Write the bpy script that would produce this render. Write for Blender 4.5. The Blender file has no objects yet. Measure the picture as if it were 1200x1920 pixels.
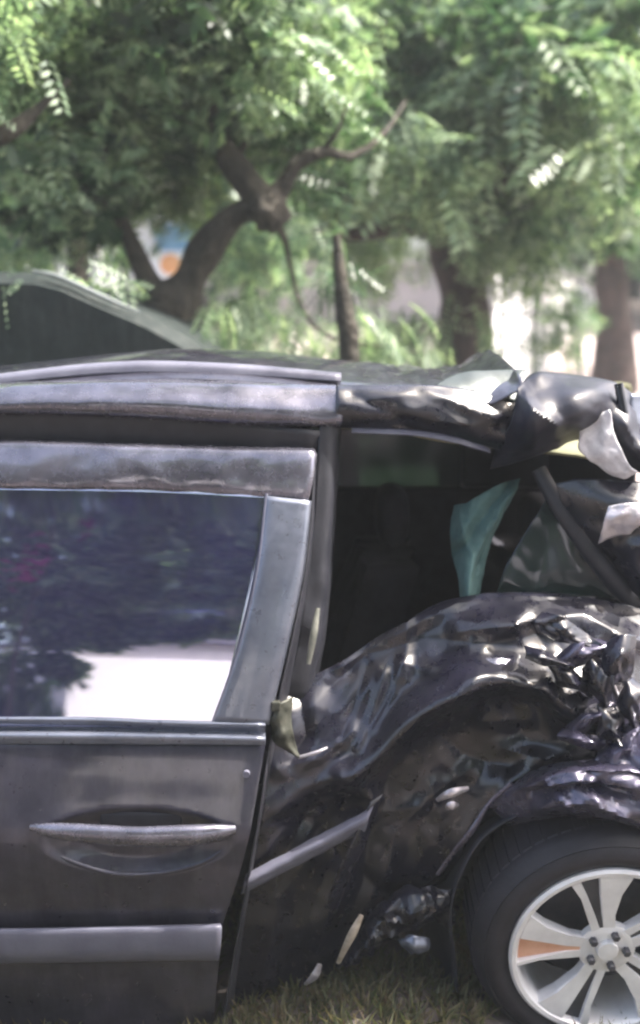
import bpy, bmesh, math, random
import numpy as np
from mathutils import Vector, noise

random.seed(7)
RNG = np.random.default_rng(11)
R = math.radians
S = bpy.context.scene
COL = S.collection

# ------------------------------------------------------------------ camera
CZ, F, TILT = 1.74, 2000.0, math.atan(340 / 2000.0)
cam_d = bpy.data.cameras.new('camera')
cam = bpy.data.objects.new('camera', cam_d)
COL.objects.link(cam)
cam.location = (0, 0, CZ)
cam.rotation_euler = (math.pi / 2 - TILT, 0, 0)
cam_d.sensor_fit = 'VERTICAL'
cam_d.sensor_height = 24.0
cam_d.lens = 24.0 * F / 1920
cam_d.clip_end = 600
cam_d.clip_start = 0.05
cam_d.dof.use_dof = True
cam_d.dof.focus_distance = 2.35
cam_d.dof.aperture_fstop = 0.95
S.camera = cam
CT, ST = math.cos(TILT), math.sin(TILT)

# ------------------------------------------------------------------ sky, sun, exposure
SUN_EL, SUN_AZ = R(58), R(87)          # azimuth clockwise from +Y (behind the wreck, to the right)
w = bpy.data.worlds.new('World')
S.world = w
w.use_nodes = True
nt = w.node_tree
nt.nodes.clear()
sky = nt.nodes.new('ShaderNodeTexSky')
sky.sky_type = 'NISHITA'
sky.sun_disc = False
sky.sun_elevation = SUN_EL
sky.sun_rotation = SUN_AZ
sky.air_density = 1.0
sky.dust_density = 7.0
sky.ozone_density = 1.0
bg = nt.nodes.new('ShaderNodeBackground')
bg.inputs['Strength'].default_value = 0.15
wo = nt.nodes.new('ShaderNodeOutputWorld')
nt.links.new(sky.outputs[0], bg.inputs[0])
nt.links.new(bg.outputs[0], wo.inputs[0])
sd = bpy.data.lights.new('sun', 'SUN')
sd.energy = 4.0
sd.angle = R(0.6)
sd.color = (1.0, 0.95, 0.87)
sun = bpy.data.objects.new('sun', sd)
COL.objects.link(sun)
sdir = Vector((math.sin(SUN_AZ) * math.cos(SUN_EL), math.cos(SUN_AZ) * math.cos(SUN_EL), math.sin(SUN_EL)))
sun.rotation_euler = sdir.to_track_quat('Z', 'Y').to_euler()
sun.location = sdir * 30
S.view_settings.view_transform = 'Standard'
S.view_settings.look = 'None'
S.view_settings.gamma = 1
S.view_settings.use_curve_mapping = False
S.view_settings.exposure = 1.85
S.render.engine = 'CYCLES'
S.cycles.max_bounces = 8
S.cycles.transparent_max_bounces = 12
S.cycles.filter_width = 2.2


# ------------------------------------------------------------------ measuring: a point of the plane Y that lies on a viewing ray
def P(px, py, Y):
    u, v = px - 600.0, py - 960.0
    dy = F * CT - v * ST
    dz = -F * ST - v * CT
    s = Y / dy
    return Vector((u * s, Y, CZ + dz * s))


# ------------------------------------------------------------------ materials
def mat(name):
    m = bpy.data.materials.new(name)
    m.use_nodes = True
    t = m.node_tree
    return m, t, t.nodes['Principled BSDF']


def nz(t, scale, detail=4, rough=0.6, coord='Object', dist=0.0):
    tc = t.nodes.new('ShaderNodeTexCoord')
    n = t.nodes.new('ShaderNodeTexNoise')
    n.inputs['Scale'].default_value = scale
    n.inputs['Detail'].default_value = detail
    n.inputs['Roughness'].default_value = rough
    n.inputs['Distortion'].default_value = dist
    t.links.new(tc.outputs[coord], n.inputs['Vector'])
    return n


def ramp(t, src, stops):
    r = t.nodes.new('ShaderNodeValToRGB')
    e = r.color_ramp.elements
    while len(e) < len(stops):
        e.new(0.5)
    for el, (p, c) in zip(e, stops):
        el.position = p
        el.color = (*c, 1) if len(c) == 3 else c
    t.links.new(src, r.inputs[0])
    return r


def bump(t, b, src, strength, dist=0.01):
    bp = t.nodes.new('ShaderNodeBump')
    bp.inputs['Strength'].default_value = strength
    bp.inputs['Distance'].default_value = dist
    t.links.new(src, bp.inputs['Height'])
    t.links.new(bp.outputs[0], b.inputs['Normal'])


def paint(name, c0, c1, rough=0.25, metal=0.35, coat=0.8, wav=0.15, scale=9, dust=0.12):
    m, t, b = mat(name)
    n = nz(t, scale, 6, 0.65)
    r = ramp(t, n.outputs[0], [(0.35, c0), (0.68, c1)])
    tc = t.nodes.new('ShaderNodeTexCoord')
    mp = t.nodes.new('ShaderNodeMapping')
    mp.inputs['Scale'].default_value = (26, 26, 3.5)
    t.links.new(tc.outputs['Object'], mp.inputs[0])
    nd = t.nodes.new('ShaderNodeTexNoise')
    nd.inputs['Scale'].default_value = 1.0
    nd.inputs['Detail'].default_value = 8
    nd.inputs['Roughness'].default_value = 0.7
    t.links.new(mp.outputs[0], nd.inputs['Vector'])
    rd = ramp(t, nd.outputs[0], [(0.46, (0, 0, 0)), (0.78, (dust,) * 3)])
    md = t.nodes.new('ShaderNodeMix')
    md.data_type = 'RGBA'
    t.links.new(rd.outputs[0], md.inputs[0])
    t.links.new(r.outputs[0], md.inputs[6])
    md.inputs[7].default_value = (0.26, 0.245, 0.24, 1)
    t.links.new(md.outputs[2], b.inputs['Base Color'])
    n3 = nz(t, 35, 5, 0.7)
    r2 = ramp(t, n3.outputs[0], [(0.3, (rough,) * 3), (0.75, (min(1, rough + 0.3),) * 3)])
    t.links.new(r2.outputs[0], b.inputs['Roughness'])
    b.inputs['Metallic'].default_value = metal
    b.inputs['Coat Weight'].default_value = coat
    b.inputs['Specular IOR Level'].default_value = 0.35 if coat < 0.5 else 0.5
    b.inputs['Coat Roughness'].default_value = 0.06
    n2 = nz(t, 7, 3, 0.5)
    bump(t, b, n2.outputs[0], wav, 0.03)
    return m


def plain(name, c0, c1, rough=0.7, scale=30, bmp=0.3, metal=0.0, bscale=120, bd=0.003):
    m, t, b = mat(name)
    n = nz(t, scale, 5, 0.6)
    r = ramp(t, n.outputs[0], [(0.3, c0), (0.7, c1)])
    t.links.new(r.outputs[0], b.inputs['Base Color'])
    b.inputs['Roughness'].default_value = rough
    b.inputs['Metallic'].default_value = metal
    n2 = nz(t, bscale, 4, 0.6)
    bump(t, b, n2.outputs[0], bmp, bd)
    return m


def leaf_mat(name, cols, trans=0.42, rough=0.42):
    m, t, b = mat(name)
    g = t.nodes.new('ShaderNodeNewGeometry')
    r = ramp(t, g.outputs['Random Per Island'], [(i / (len(cols) - 1), c) for i, c in enumerate(cols)])
    n = nz(t, 0.9, 3, 0.6)
    h = t.nodes.new('ShaderNodeHueSaturation')
    r2 = ramp(t, n.outputs[0], [(0.35, (0.75,) * 3), (0.65, (1.25,) * 3)])
    t.links.new(r2.outputs[0], h.inputs['Value'])
    t.links.new(r.outputs[0], h.inputs['Color'])
    t.links.new(h.outputs[0], b.inputs['Base Color'])
    b.inputs['Roughness'].default_value = rough
    tr = t.nodes.new('ShaderNodeBsdfTranslucent')
    mul = t.nodes.new('ShaderNodeMix')
    mul.data_type = 'RGBA'
    mul.blend_type = 'MULTIPLY'
    mul.inputs[0].default_value = 1
    t.links.new(h.outputs[0], mul.inputs[6])
    mul.inputs[7].default_value = (2.3, 2.4, 1.5, 1)
    t.links.new(mul.outputs[2], tr.inputs[0])
    mx = t.nodes.new('ShaderNodeMixShader')
    mx.inputs[0].default_value = trans
    t.links.new(b.outputs[0], mx.inputs[1])
    t.links.new(tr.outputs[0], mx.inputs[2])
    t.links.new(mx.outputs[0], t.nodes['Material Output'].inputs[0])
    return m


def glass_mat(name, tint, ior=2.2, rough=0.02, body=(0.03, 0.028, 0.12), see=0.6):
    m, t, b = mat(name)
    b.inputs['Base Color'].default_value = (*body, 1)
    b.inputs['Roughness'].default_value = rough
    b.inputs['IOR'].default_value = 1.01
    b.inputs['Specular IOR Level'].default_value = 0
    tr = t.nodes.new('ShaderNodeBsdfTransparent')
    tr.inputs[0].default_value = (*tint, 1)
    m1 = t.nodes.new('ShaderNodeMixShader')
    m1.inputs[0].default_value = see
    t.links.new(b.outputs[0], m1.inputs[1])
    t.links.new(tr.outputs[0], m1.inputs[2])
    gl = t.nodes.new('ShaderNodeBsdfGlossy')
    gl.inputs['Roughness'].default_value = rough
    gl.inputs[0].default_value = (0.86, 0.86, 1, 1)
    fr = t.nodes.new('ShaderNodeFresnel')
    fr.inputs['IOR'].default_value = ior
    m2 = t.nodes.new('ShaderNodeMixShader')
    t.links.new(fr.outputs[0], m2.inputs[0])
    t.links.new(m1.outputs[0], m2.inputs[1])
    t.links.new(gl.outputs[0], m2.inputs[2])
    t.links.new(m2.outputs[0], t.nodes['Material Output'].inputs[0])
    return m


M = {}
M['paint'] = paint('grey_paint', (0.022, 0.022, 0.037), (0.050, 0.048, 0.072), 0.24, 0.4, 0.8, 0.10, dust=0.13)
M['rail'] = paint('sheen_rail_paint', (0.085, 0.083, 0.11), (0.21, 0.205, 0.26), 0.10, 0.65, 1.0, 0.14, 9, dust=0.05)  # car paint lightened so the base colour carries bright reflections, lightly dusted
M['fender'] = paint('highlit_fender_paint', (0.03, 0.028, 0.055), (0.13, 0.12, 0.19), 0.18, 0.5, 0.9, 0.04, 6)  # car paint lightened towards purple to carry the fender's highlights
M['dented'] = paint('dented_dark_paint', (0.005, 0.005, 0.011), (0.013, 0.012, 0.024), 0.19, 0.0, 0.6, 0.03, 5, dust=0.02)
M['pillar'] = paint('pillar_paint', (0.11, 0.125, 0.17), (0.18, 0.195, 0.25), 0.22, 0.5, 0.6, 0.08)
M['moulding'] = plain('moulding_plastic', (0.10, 0.10, 0.14), (0.155, 0.155, 0.20), 0.45, 12, 0.15)
M['crumple'] = plain('dull_navy_sheet', (0.012, 0.013, 0.022), (0.03, 0.03, 0.045), 0.38, 14, 0.15)
M['flap'] = plain('grey_green_sheet', (0.035, 0.045, 0.045), (0.07, 0.085, 0.085), 0.4, 12, 0.2, 0.3)
M['latch'] = plain('dull_olive_plate', (0.03, 0.034, 0.027), (0.10, 0.10, 0.08), 0.5, 30, 0.3, 0.3)
M['trim'] = plain('black_trim', (0.014, 0.015, 0.022), (0.030, 0.030, 0.040), 0.5, 20, 0.2)
M['rubber'] = plain('tyre_rubber', (0.007, 0.007, 0.012), (0.018, 0.016, 0.024), 0.6, 18, 0.4, bscale=60)
M['alloy'] = plain('alloy', (0.66, 0.65, 0.68), (0.90, 0.90, 0.93), 0.28, 9, 0.05, 0.2)
M['alloy_dark'] = plain('alloy_recess', (0.035, 0.035, 0.045), (0.09, 0.09, 0.105), 0.45, 14, 0.1, 0.3)
M['alloy_orange'] = plain('orange_alloy', (0.62, 0.30, 0.19), (0.78, 0.48, 0.34), 0.5, 16, 0.1, 0.1)  # orange colour for the floor of one spoke groove
M['fabric'] = plain('seat_fabric', (0.022, 0.022, 0.032), (0.040, 0.038, 0.052), 0.9, 25, 0.5, bscale=220)
M['bluefab'] = plain('blue_seat_fabric', (0.05, 0.055, 0.24), (0.11, 0.11, 0.36), 0.85, 8, 0.5, bscale=220)
M['webbing'] = plain('faded_webbing', (0.10, 0.105, 0.09), (0.22, 0.22, 0.19), 0.7, 30, 0.3)
M['headliner'] = plain('headliner', (0.12, 0.125, 0.07), (0.21, 0.20, 0.125), 0.9, 6, 0.4)
M['teal'] = plain('teal_cloth', (0.035, 0.085, 0.083), (0.10, 0.19, 0.185), 0.8, 10, 0.5, bscale=160)
M['magenta'] = plain('magenta_blossom', (0.20, 0.015, 0.10), (0.34, 0.04, 0.17), 0.8, 12, 0.4)
M['bare'] = plain('bare_metal', (0.42, 0.38, 0.42), (0.74, 0.70, 0.74), 0.3, 22, 0.5, 0.55, 40, 0.01)
M['beige'] = plain('splintered_beige_plastic', (0.22, 0.18, 0.13), (0.52, 0.45, 0.38), 0.6, 30, 0.3)
M['glass'] = glass_mat('sky_tinted_glass', (0.55, 0.50, 0.85), 5.4)  # tinted; its blue body and gloss colours paint in the mirrored sky
M['greenglass'] = glass_mat('green_glass', (0.22, 0.32, 0.26), 1.6, 0.12, (0.030, 0.048, 0.044), 0.4)
M['crazed'] = plain('crazed_white_glass', (0.52, 0.50, 0.55), (0.78, 0.76, 0.80), 0.35, 40, 0.5, bscale=90)
M['bark'] = plain('bark', (0.022, 0.020, 0.016), (0.075, 0.064, 0.050), 0.9, 9, 1.0, bscale=14, bd=0.05)
M['bark_red'] = plain('reddish_bark', (0.022, 0.014, 0.013), (0.075, 0.048, 0.042), 0.9, 9, 1.0, bscale=22, bd=0.02)
M['twig'] = plain('pale_twig', (0.25, 0.27, 0.24), (0.42, 0.44, 0.40), 0.8, 20, 0.4)
M['whitewash'] = plain('whitewashed_plaster', (0.66, 0.65, 0.68), (0.84, 0.83, 0.85), 0.85, 3, 0.3, bscale=30)
M['house_white'] = plain('reflector_white', (0.86, 0.85, 0.87), (0.92, 0.91, 0.92), 0.85, 3, 0.2, bscale=30)  # extra white, so the added house mirrors brightly in the window
M['pinkwall'] = plain('pale_pink_plaster', (0.42, 0.38, 0.39), (0.60, 0.54, 0.55), 0.9, 2, 0.3, bscale=30)
M['iron'] = plain('grey_iron', (0.12, 0.12, 0.15), (0.20, 0.20, 0.24), 0.5, 20, 0.2, 0.5)
M['van'] = paint('dark_green_paint', (0.006, 0.013, 0.013), (0.014, 0.023, 0.023), 0.6, 0.0, 0.1, 0.1)
M['van_edge'] = plain('pale_edge_highlight', (0.14, 0.16, 0.16), (0.24, 0.27, 0.27), 0.5, 20, 0.1)
M['board_white'] = plain('board_white', (0.70, 0.72, 0.78), (0.82, 0.84, 0.88), 0.5, 10, 0.1)
M['board_blue'] = plain('board_blue', (0.10, 0.26, 0.50), (0.22, 0.42, 0.62), 0.5, 10, 0.1)
M['board_orange'] = plain('board_orange', (0.70, 0.30, 0.12), (0.80, 0.45, 0.22), 0.5, 10, 0.1)
M['leaf'] = leaf_mat('leaf_mid', [(0.027, 0.064, 0.039), (0.061, 0.120, 0.071), (0.114, 0.181, 0.113), (0.212, 0.276, 0.179)])
M['leaf_pale'] = leaf_mat('leaf_pale', [(0.074, 0.125, 0.078), (0.163, 0.234, 0.149), (0.310, 0.391, 0.270)], 0.3)
M['leaf_backlit'] = leaf_mat('leaf_backlit', [(0.085, 0.13, 0.06), (0.13, 0.185, 0.085), (0.18, 0.235, 0.12)], 0.4)  # yellow-green base colour paints the glow of backlit leaves
M['leaf_dark'] = leaf_mat('leaf_dark', [(0.015, 0.039, 0.020), (0.038, 0.080, 0.042), (0.077, 0.133, 0.072)], 0.25)
M['grass'] = leaf_mat('grass_blades', [(0.05, 0.062, 0.032), (0.085, 0.095, 0.048), (0.16, 0.145, 0.085), (0.12, 0.085, 0.062)], 0.3, 0.6)

gm, gt, gb = mat('earth')
gn = nz(gt, 0.7, 8, 0.65)
gr = ramp(gt, gn.outputs[0], [(0.3, (0.060, 0.047, 0.042)), (0.5, (0.115, 0.095, 0.088)), (0.7, (0.26, 0.22, 0.21))])
gt.links.new(gr.outputs[0], gb.inputs['Base Color'])
gb.inputs['Roughness'].default_value = 0.95
gn2 = nz(gt, 14, 8, 0.7)
bump(gt, gb, gn2.outputs[0], 0.8, 0.05)
M['earth'] = gm


# ------------------------------------------------------------------ objects
def root_loc(o):
    while o.parent is not None:
        o = o.parent
    return np.array(o.location)


def obj(name, verts, faces, m, parent=None, smooth=True, sharp=None, loc=None):
    """One mesh object; verts are world coordinates."""
    V = np.array([tuple(v) for v in verts], dtype=float)
    base = root_loc(parent) if parent is not None else (np.array(loc) if loc is not None else np.zeros(3))
    V = V - base
    me = bpy.data.meshes.new(name)
    me.from_pydata(V.tolist(), [], [tuple(f) for f in faces])
    me.materials.append(m)
    if smooth:
        me.polygons.foreach_set('use_smooth', [True] * len(me.polygons))
        if sharp:
            me.set_sharp_from_angle(angle=R(sharp))
    me.update()
    o = bpy.data.objects.new(name, me)
    COL.objects.link(o)
    if parent is not None:
        o.parent = parent
    elif loc is not None:
        o.location = loc
    return o


def thing(name, label, cat, loc=(0, 0, 0), group=None):
    o = bpy.data.objects.new(name, None)
    o.empty_display_size = 0.1
    COL.objects.link(o)
    o.location = loc
    o['label'] = label
    o['category'] = cat
    if group:
        o['group'] = group
    return o


def tag(o, label, cat, group=None):
    o['label'] = label
    o['category'] = cat
    if group:
        o['group'] = group
    return o


def solid(o, th, off=1.0):
    md = o.modifiers.new('thickness', 'SOLIDIFY')
    md.thickness = th
    md.offset = -off
    return o


def cr(pts, n):
    """Catmull-Rom resampling of control points (numpy k x 3) to n points."""
    p = np.array(pts, dtype=float)
    k = len(p)
    e = np.vstack([2 * p[0] - p[1], p, 2 * p[-1] - p[-2]])
    out = []
    for i in range(n):
        s = i / (n - 1) * (k - 1)
        j = min(int(s), k - 2)
        f = s - j
        a, b, c, d = e[j], e[j + 1], e[j + 2], e[j + 3]
        out.append(0.5 * ((2 * b) + (-a + c) * f + (2 * a - 5 * b + 4 * c - d) * f * f + (-a + 3 * b - 3 * c + d) * f ** 3))
    return np.array(out)


def crumple(v, amp, sc=6.0, seed=0.0):
    """Creased sheet noise: ridged folds at three sizes."""
    q = Vector((v[0] * sc + seed, v[1] * sc * 0.3, v[2] * sc - seed))
    a = 0.0
    wgt = 1.0
    for k in range(3):
        nval = noise.noise(q)
        a += wgt * (abs(nval) * 2 - 0.5)
        q = Vector((q.x * 1.7 + 3.1 + q.z * 0.8, q.y * 2, q.z * 1.5 - q.x * 0.6))
        wgt *= 0.45
    return a * amp


def to_px(G):
    dep = G[..., 1] * CT - (G[..., 2] - CZ) * ST
    return 600 + F * G[..., 0] / dep, 960 - F * (G[..., 1] * ST + (G[..., 2] - CZ) * CT) / dep


def fold(G, creases):
    """Sharp folds pressed into a sheet along polylines (points, half width, height; negative = valley)."""
    X, Z = to_px(G)
    out = np.zeros_like(X)
    for pts, wd, h in creases:
        best = np.full_like(X, 1e9)
        for (ax, az), (bx, bz) in zip(pts, pts[1:]):
            dx, dz_ = bx - ax, bz - az
            t = np.clip(((X - ax) * dx + (Z - az) * dz_) / (dx * dx + dz_ * dz_), 0, 1)
            best = np.minimum(best, np.hypot(X - ax - t * dx, Z - az - t * dz_))
        k = np.clip(1 - best / wd, 0, 1)
        out += h * k ** 1.3
    G = G.copy()
    G[..., 1] -= out
    G[..., 2] += out * 0.12
    return G


def random_folds(seed, box_, n, ang, spread, ln=(70, 220), wd=(16, 60), h=(.004, .016)):
    rr = random.Random(seed)
    res = []
    for _ in range(n):
        x, y = rr.uniform(box_[0], box_[2]), rr.uniform(box_[1], box_[3])
        a = R(rr.gauss(ang, spread))
        L = rr.uniform(*ln)
        bend = rr.uniform(-.5, .5)
        p = [(x, y), (x + math.cos(a) * L * .5, y + math.sin(a) * L * .5), (x + math.cos(a) * L * .5 + math.cos(a + bend) * L * .5, y + math.sin(a) * L * .5 + math.sin(a + bend) * L * .5)]
        wdt = rr.uniform(*wd)
        res.append((p, wdt, 1.7 * rr.uniform(*h) * rr.choice([1, 1, -1]) * min(1, wdt / 30)))
    return res


def loft(name, sections, nu, nv, m, parent, amp=0.0, sc=6.0, seed=0.0, th=0.0015, sharp=None, shape=None, pixel=True, folds=None):
    """A sheet through sections of (px, py, Y) control points."""
    secs = [cr([P(*q) if pixel else q for q in s], nu) for s in sections]
    secs = np.array(secs)                       # k x nu x 3
    G = np.array([cr(secs[:, i], nv) for i in range(nu)])    # nu x nv x 3
    if folds:
        G = fold(G, folds)
    V = []
    for i in range(nu):
        for j in range(nv):
            v = G[i, j].copy()
            if amp:
                v[1] += crumple(v, amp, sc, seed)
                v[0] += crumple(v, amp * 0.35, sc, seed + 9)
                v[2] += crumple(v, amp * 0.35, sc, seed + 17)
            if shape:
                v = shape(v, i / (nu - 1), j / (nv - 1))
            V.append(v)
    Fc = [(i * nv + j, i * nv + j + 1, (i + 1) * nv + j + 1, (i + 1) * nv + j) for i in range(nu - 1) for j in range(nv - 1)]
    o = obj(name, V, Fc, m, parent, True, sharp)
    if th:
        solid(o, th, 0.0)
    return o


def tube_geo(pts, rads, seg=8, squash=1.0, caps=True):
    pts = [Vector(p) for p in pts]
    V, Fc = [], []
    n = len(pts)
    up = Vector((0, 1, 0))
    for i, p in enumerate(pts):
        t = (pts[min(i + 1, n - 1)] - pts[max(i - 1, 0)]).normalized()
        a = t.cross(up)
        if a.length < 0.1:
            a = t.cross(Vector((1, 0, 0)))
        a.normalize()
        b = a.cross(t)
        for k in range(seg):
            th = 2 * math.pi * k / seg
            V.append(p + (a * math.cos(th) + b * math.sin(th) * squash) * rads[i])
    for i in range(n - 1):
        for k in range(seg):
            k2 = (k + 1) % seg
            Fc.append((i * seg + k, i * seg + k2, (i + 1) * seg + k2, (i + 1) * seg + k))
    if caps:
        Fc.append(tuple(range(seg))[::-1])
        Fc.append(tuple((n - 1) * seg + k for k in range(seg)))
    return V, Fc


def tube(name, pts, rads, m, parent=None, seg=8, squash=1.0, n=None, loc=None, knots=0.0):
    if n:
        c = cr([(*p, r) if not isinstance(p, Vector) else (p.x, p.y, p.z, r) for p, r in zip(pts, rads)], n)
        pts = [Vector(q[:3]) for q in c]
        rads = [max(0.002, q[3]) for q in c]
        if knots:
            rads = [r * (1 + knots * noise.noise(p * 5)) for p, r in zip(pts, rads)]
    V, Fc = tube_geo(pts, rads, seg, squash)
    return obj(name, V, Fc, m, parent, True, 60, loc)


def box_geo(c0, c1):
    (a, b, c), (d, e, f) = c0, c1
    V = [(a, b, c), (d, b, c), (d, e, c), (a, e, c), (a, b, f), (d, b, f), (d, e, f), (a, e, f)]
    return V, [(0, 3, 2, 1), (4, 5, 6, 7), (0, 1, 5, 4), (1, 2, 6, 5), (2, 3, 7, 6), (3, 0, 4, 7)]


def box(name, c0, c1, m, parent=None, bev=0.0, loc=None):
    V, Fc = box_geo(c0, c1)
    o = obj(name, V, Fc, m, parent, False, None, loc)
    if bev:
        md = o.modifiers.new('bevel', 'BEVEL')
        md.width = bev
        md.segments = 2
    return o


def ellipsoid(name, c, r, m, parent, amp=0.0, nu=20, nv=12, power=1.0):
    V, Fc = [], []
    for j in range(nv + 1):
        ph = -math.pi / 2 + math.pi * j / nv
        for i in range(nu):
            th = 2 * math.pi * i / nu

            def sg(x):
                return math.copysign(abs(x) ** power, x)
            d = Vector((sg(math.cos(ph)) * sg(math.cos(th)), sg(math.cos(ph)) * sg(math.sin(th)), sg(math.sin(ph))))
            k = 1 + amp * noise.noise(Vector(c) * 3 + d * 2.2)
            V.append((c[0] + d.x * r[0] * k, c[1] + d.y * r[1] * k, c[2] + d.z * r[2] * k))
    for j in range(nv):
        for i in range(nu):
            Fc.append((j * nu + i, j * nu + (i + 1) % nu, (j + 1) * nu + (i + 1) % nu, (j + 1) * nu + i))
    return obj(name, V, Fc, m, parent)


# ------------------------------------------------------------------ ground
def ground_z(x, y):
    d = math.hypot(x, y)
    z = 0.0
    if y > 6:
        s = min(1.0, (y - 6) / 14.0)
        z = 2.3 * s * s * (3 - 2 * s)
    z += 0.10 * math.exp(-(((x - .18) / .30) ** 2 + ((y - 2.35) / .30) ** 2))
    return z + 0.02 * noise.noise(Vector((x * 0.9, y * 0.9, 0))) * (1 if d > 1.5 else 1)


xs = sorted(set([-300, -180, -100, -60, -40, -28] + [-20 + i * 1.0 for i in range(41)] + [-1 + .1 * i for i in range(25) if i % 10] + [28, 40, 60, 100, 180, 300]))
ys = sorted(set([-300, -180, -100, -60, -40, -28] + [-20 + i * 1.0 for i in range(51)] + [1.5 + .1 * i for i in range(20) if (5 + i) % 10] + [36, 44, 60, 100, 180, 300]))
GV = [(x, y, ground_z(x, y)) for x in xs for y in ys]
ny = len(ys)
GF = [(i * ny + j, (i + 1) * ny + j, (i + 1) * ny + j + 1, i * ny + j + 1) for i in range(len(xs) - 1) for j in range(ny - 1)]
g = obj('ground', GV, GF, M['earth'])
g['kind'] = 'structure'

PV, PF = [], []
px_n, py_n = 40, 22
for i in range(px_n):
    for j in range(py_n):
        x = -9 + 19 * i / (px_n - 1)
        y = 8.6 + 6.6 * j / (py_n - 1) + .4 * math.sin(x * .7) * (1 if j in (0, py_n - 1) else 0)
        PV.append((x, y, ground_z(x, y) + .03))
for i in range(px_n - 1):
    for j in range(py_n - 1):
        PF.append((i * py_n + j, (i + 1) * py_n + j, (i + 1) * py_n + j + 1, i * py_n + j + 1))
M['path'] = plain('pale_pink_dirt', (0.30, 0.24, 0.235), (0.50, 0.43, 0.42), 0.95, 1.5, 0.6, bscale=9, bd=.03)
pth = obj('path', PV, PF, M['path'])
pth['kind'] = 'structure'
# ------------------------------------------------------------------ far wall, railing, bank
wr = thing('boundary_wall', 'white sunlit boundary wall running back beyond the tree trunks at right', 'wall', (P(930, 690, 10).x, 10.0, ground_z(2, 10)))


def wall_run(name, p0, p1, z0, z1, th, m, parent):
    d = Vector((p1[0] - p0[0], p1[1] - p0[1], 0)).normalized()
    nrm = Vector((-d.y, d.x, 0)) * th
    q = [Vector((p0[0], p0[1], 0)), Vector((p1[0], p1[1], 0))]
    V = [q[0], q[1], q[1] + nrm, q[0] + nrm]
    V = [Vector((v.x, v.y, z0)) for v in V] + [Vector((v.x, v.y, z1)) for v in V]
    return obj(name, V, box_geo((0, 0, 0), (1, 1, 1))[1], m, parent, False)


wa, wb = (P(924, 690, 10).x, 10.0), (P(1120, 690, 19).x, 19.0)
wall_run('wall_panel', wa, wb, -.2, 2.32, .2, M['whitewash'], wr)
wall_run('wall_coping', (wa[0] + .03, wa[1] - .03), (wb[0] + .03, wb[1]), 2.323, 2.40, .26, M['whitewash'], wr)
fx = thing('iron_railing', 'grey iron railing standing in front of the white wall', 'railing', (P(1000, 690, 9.4).x, 9.4, ground_z(2, 9.4)))
for py in (548, 590):
    tube('rail', [P(940, py, 9.4), P(1105, py, 9.4)], [0.014, 0.014], M['iron'], fx)
for px in (942, 1002, 1088):
    tube('post', [P(px, 790, 9.4), P(px, 515, 9.4)], [0.018, 0.018], M['iron'], fx)
pw = thing('plastered_wall', 'low pale pink plastered wall between the trees, half hidden by leaves', 'wall', (P(690, 600, 16).x, 16.0, 1.6))
c0, c1 = P(470, 690, 16), P(830, 500, 16)
box('wall_panel', (c0.x, 16, ground_z(0, 16) - 0.4), (c1.x, 16.22, c1.z), M['pinkwall'], pw, 0.02)
box('wall_coping', (c0.x - 0.05, 15.95, c1.z + 0.003), (c1.x + 0.05, 16.27, c1.z + 0.08), M['pinkwall'], pw, 0.01)

# sign board between the limbs, left
sb = thing('sign_board', 'blue and white board with an orange patch seen in the fork of the curved tree', 'sign', (P(305, 600, 13).x, 13.0, ground_z(-2, 13)))
c0, c1 = P(246, 522, 13), P(366, 400, 13)
box('board', (c0.x, 13.0, c0.z), (c1.x, 13.05, c1.z), M['board_white'], sb, 0.01)
a, b = P(292, 470, 12.99), P(366, 420, 12.99)
box('blue_panel', (a.x, 12.985, a.z), (b.x, 12.996, b.z), M['board_blue'], sb)
a, b = P(300, 515, 12.99), P(340, 476, 12.99)
ellipsoid('orange_patch', ((a.x + b.x) / 2, 12.99, (a.z + b.z) / 2), (abs(b.x - a.x) / 2, 0.01, abs(b.z - a.z) / 2), M['board_orange'], sb)
for px in (262, 350):
    a, b = P(px, 520, 13.09), P(px, 740, 13.09)
    tube('post', [b, a], [0.03, 0.03], M['iron'], sb)
# white posts of a fence, left
for i, px in enumerate((120, 178, 205)):
    yy = 11.0 + 0.4 * i
    a, b = P(px, 452 + 6 * i, yy), P(px, 760, yy)
    po = box('fence_post', (a.x - 0.05, yy, ground_z(a.x, yy) - 0.1), (a.x + 0.05, yy + 0.1, a.z), M['whitewash'], None, 0.008, (a.x, yy, ground_z(a.x, yy)))
    tag(po, ['white fence post nearest the left edge, above the dark van', 'white fence post in the middle of three behind the van',
             'white fence post nearest the curved tree'][i], 'post', 'white fence posts behind the van')


# ------------------------------------------------------------------ foliage
def sprig_base(pairs=6, lw=0.105, ll=0.30, tip=True):
    V, Fc = [], []
    for k in range(pairs):
        x = 0.10 + 0.84 * k / (pairs - 1)
        s = 0.7 + 0.3 * math.sin(math.pi * (k + 0.5) / pairs)
        for sd in (-1, 1):
            i = len(V)
            L, W = ll * s, lw * s
            dx, dy, dz = 0.42, 0.88 * sd, -0.22
            bx, by, bz = x, 0.012 * sd, 0
            V += [(bx, by, bz), (bx + dx * L * .5 - W * .5, by + dy * L * .5, bz + dz * L * .3 + .01),
                  (bx + dx * L, by + dy * L, bz + dz * L), (bx + dx * L * .5 + W * .55, by + dy * L * .45, bz + dz * L * .3 + .01)]
            Fc.append((i, i + 1, i + 2, i + 3) if sd > 0 else (i + 3, i + 2, i + 1, i))
    return np.array(V), Fc


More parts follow.
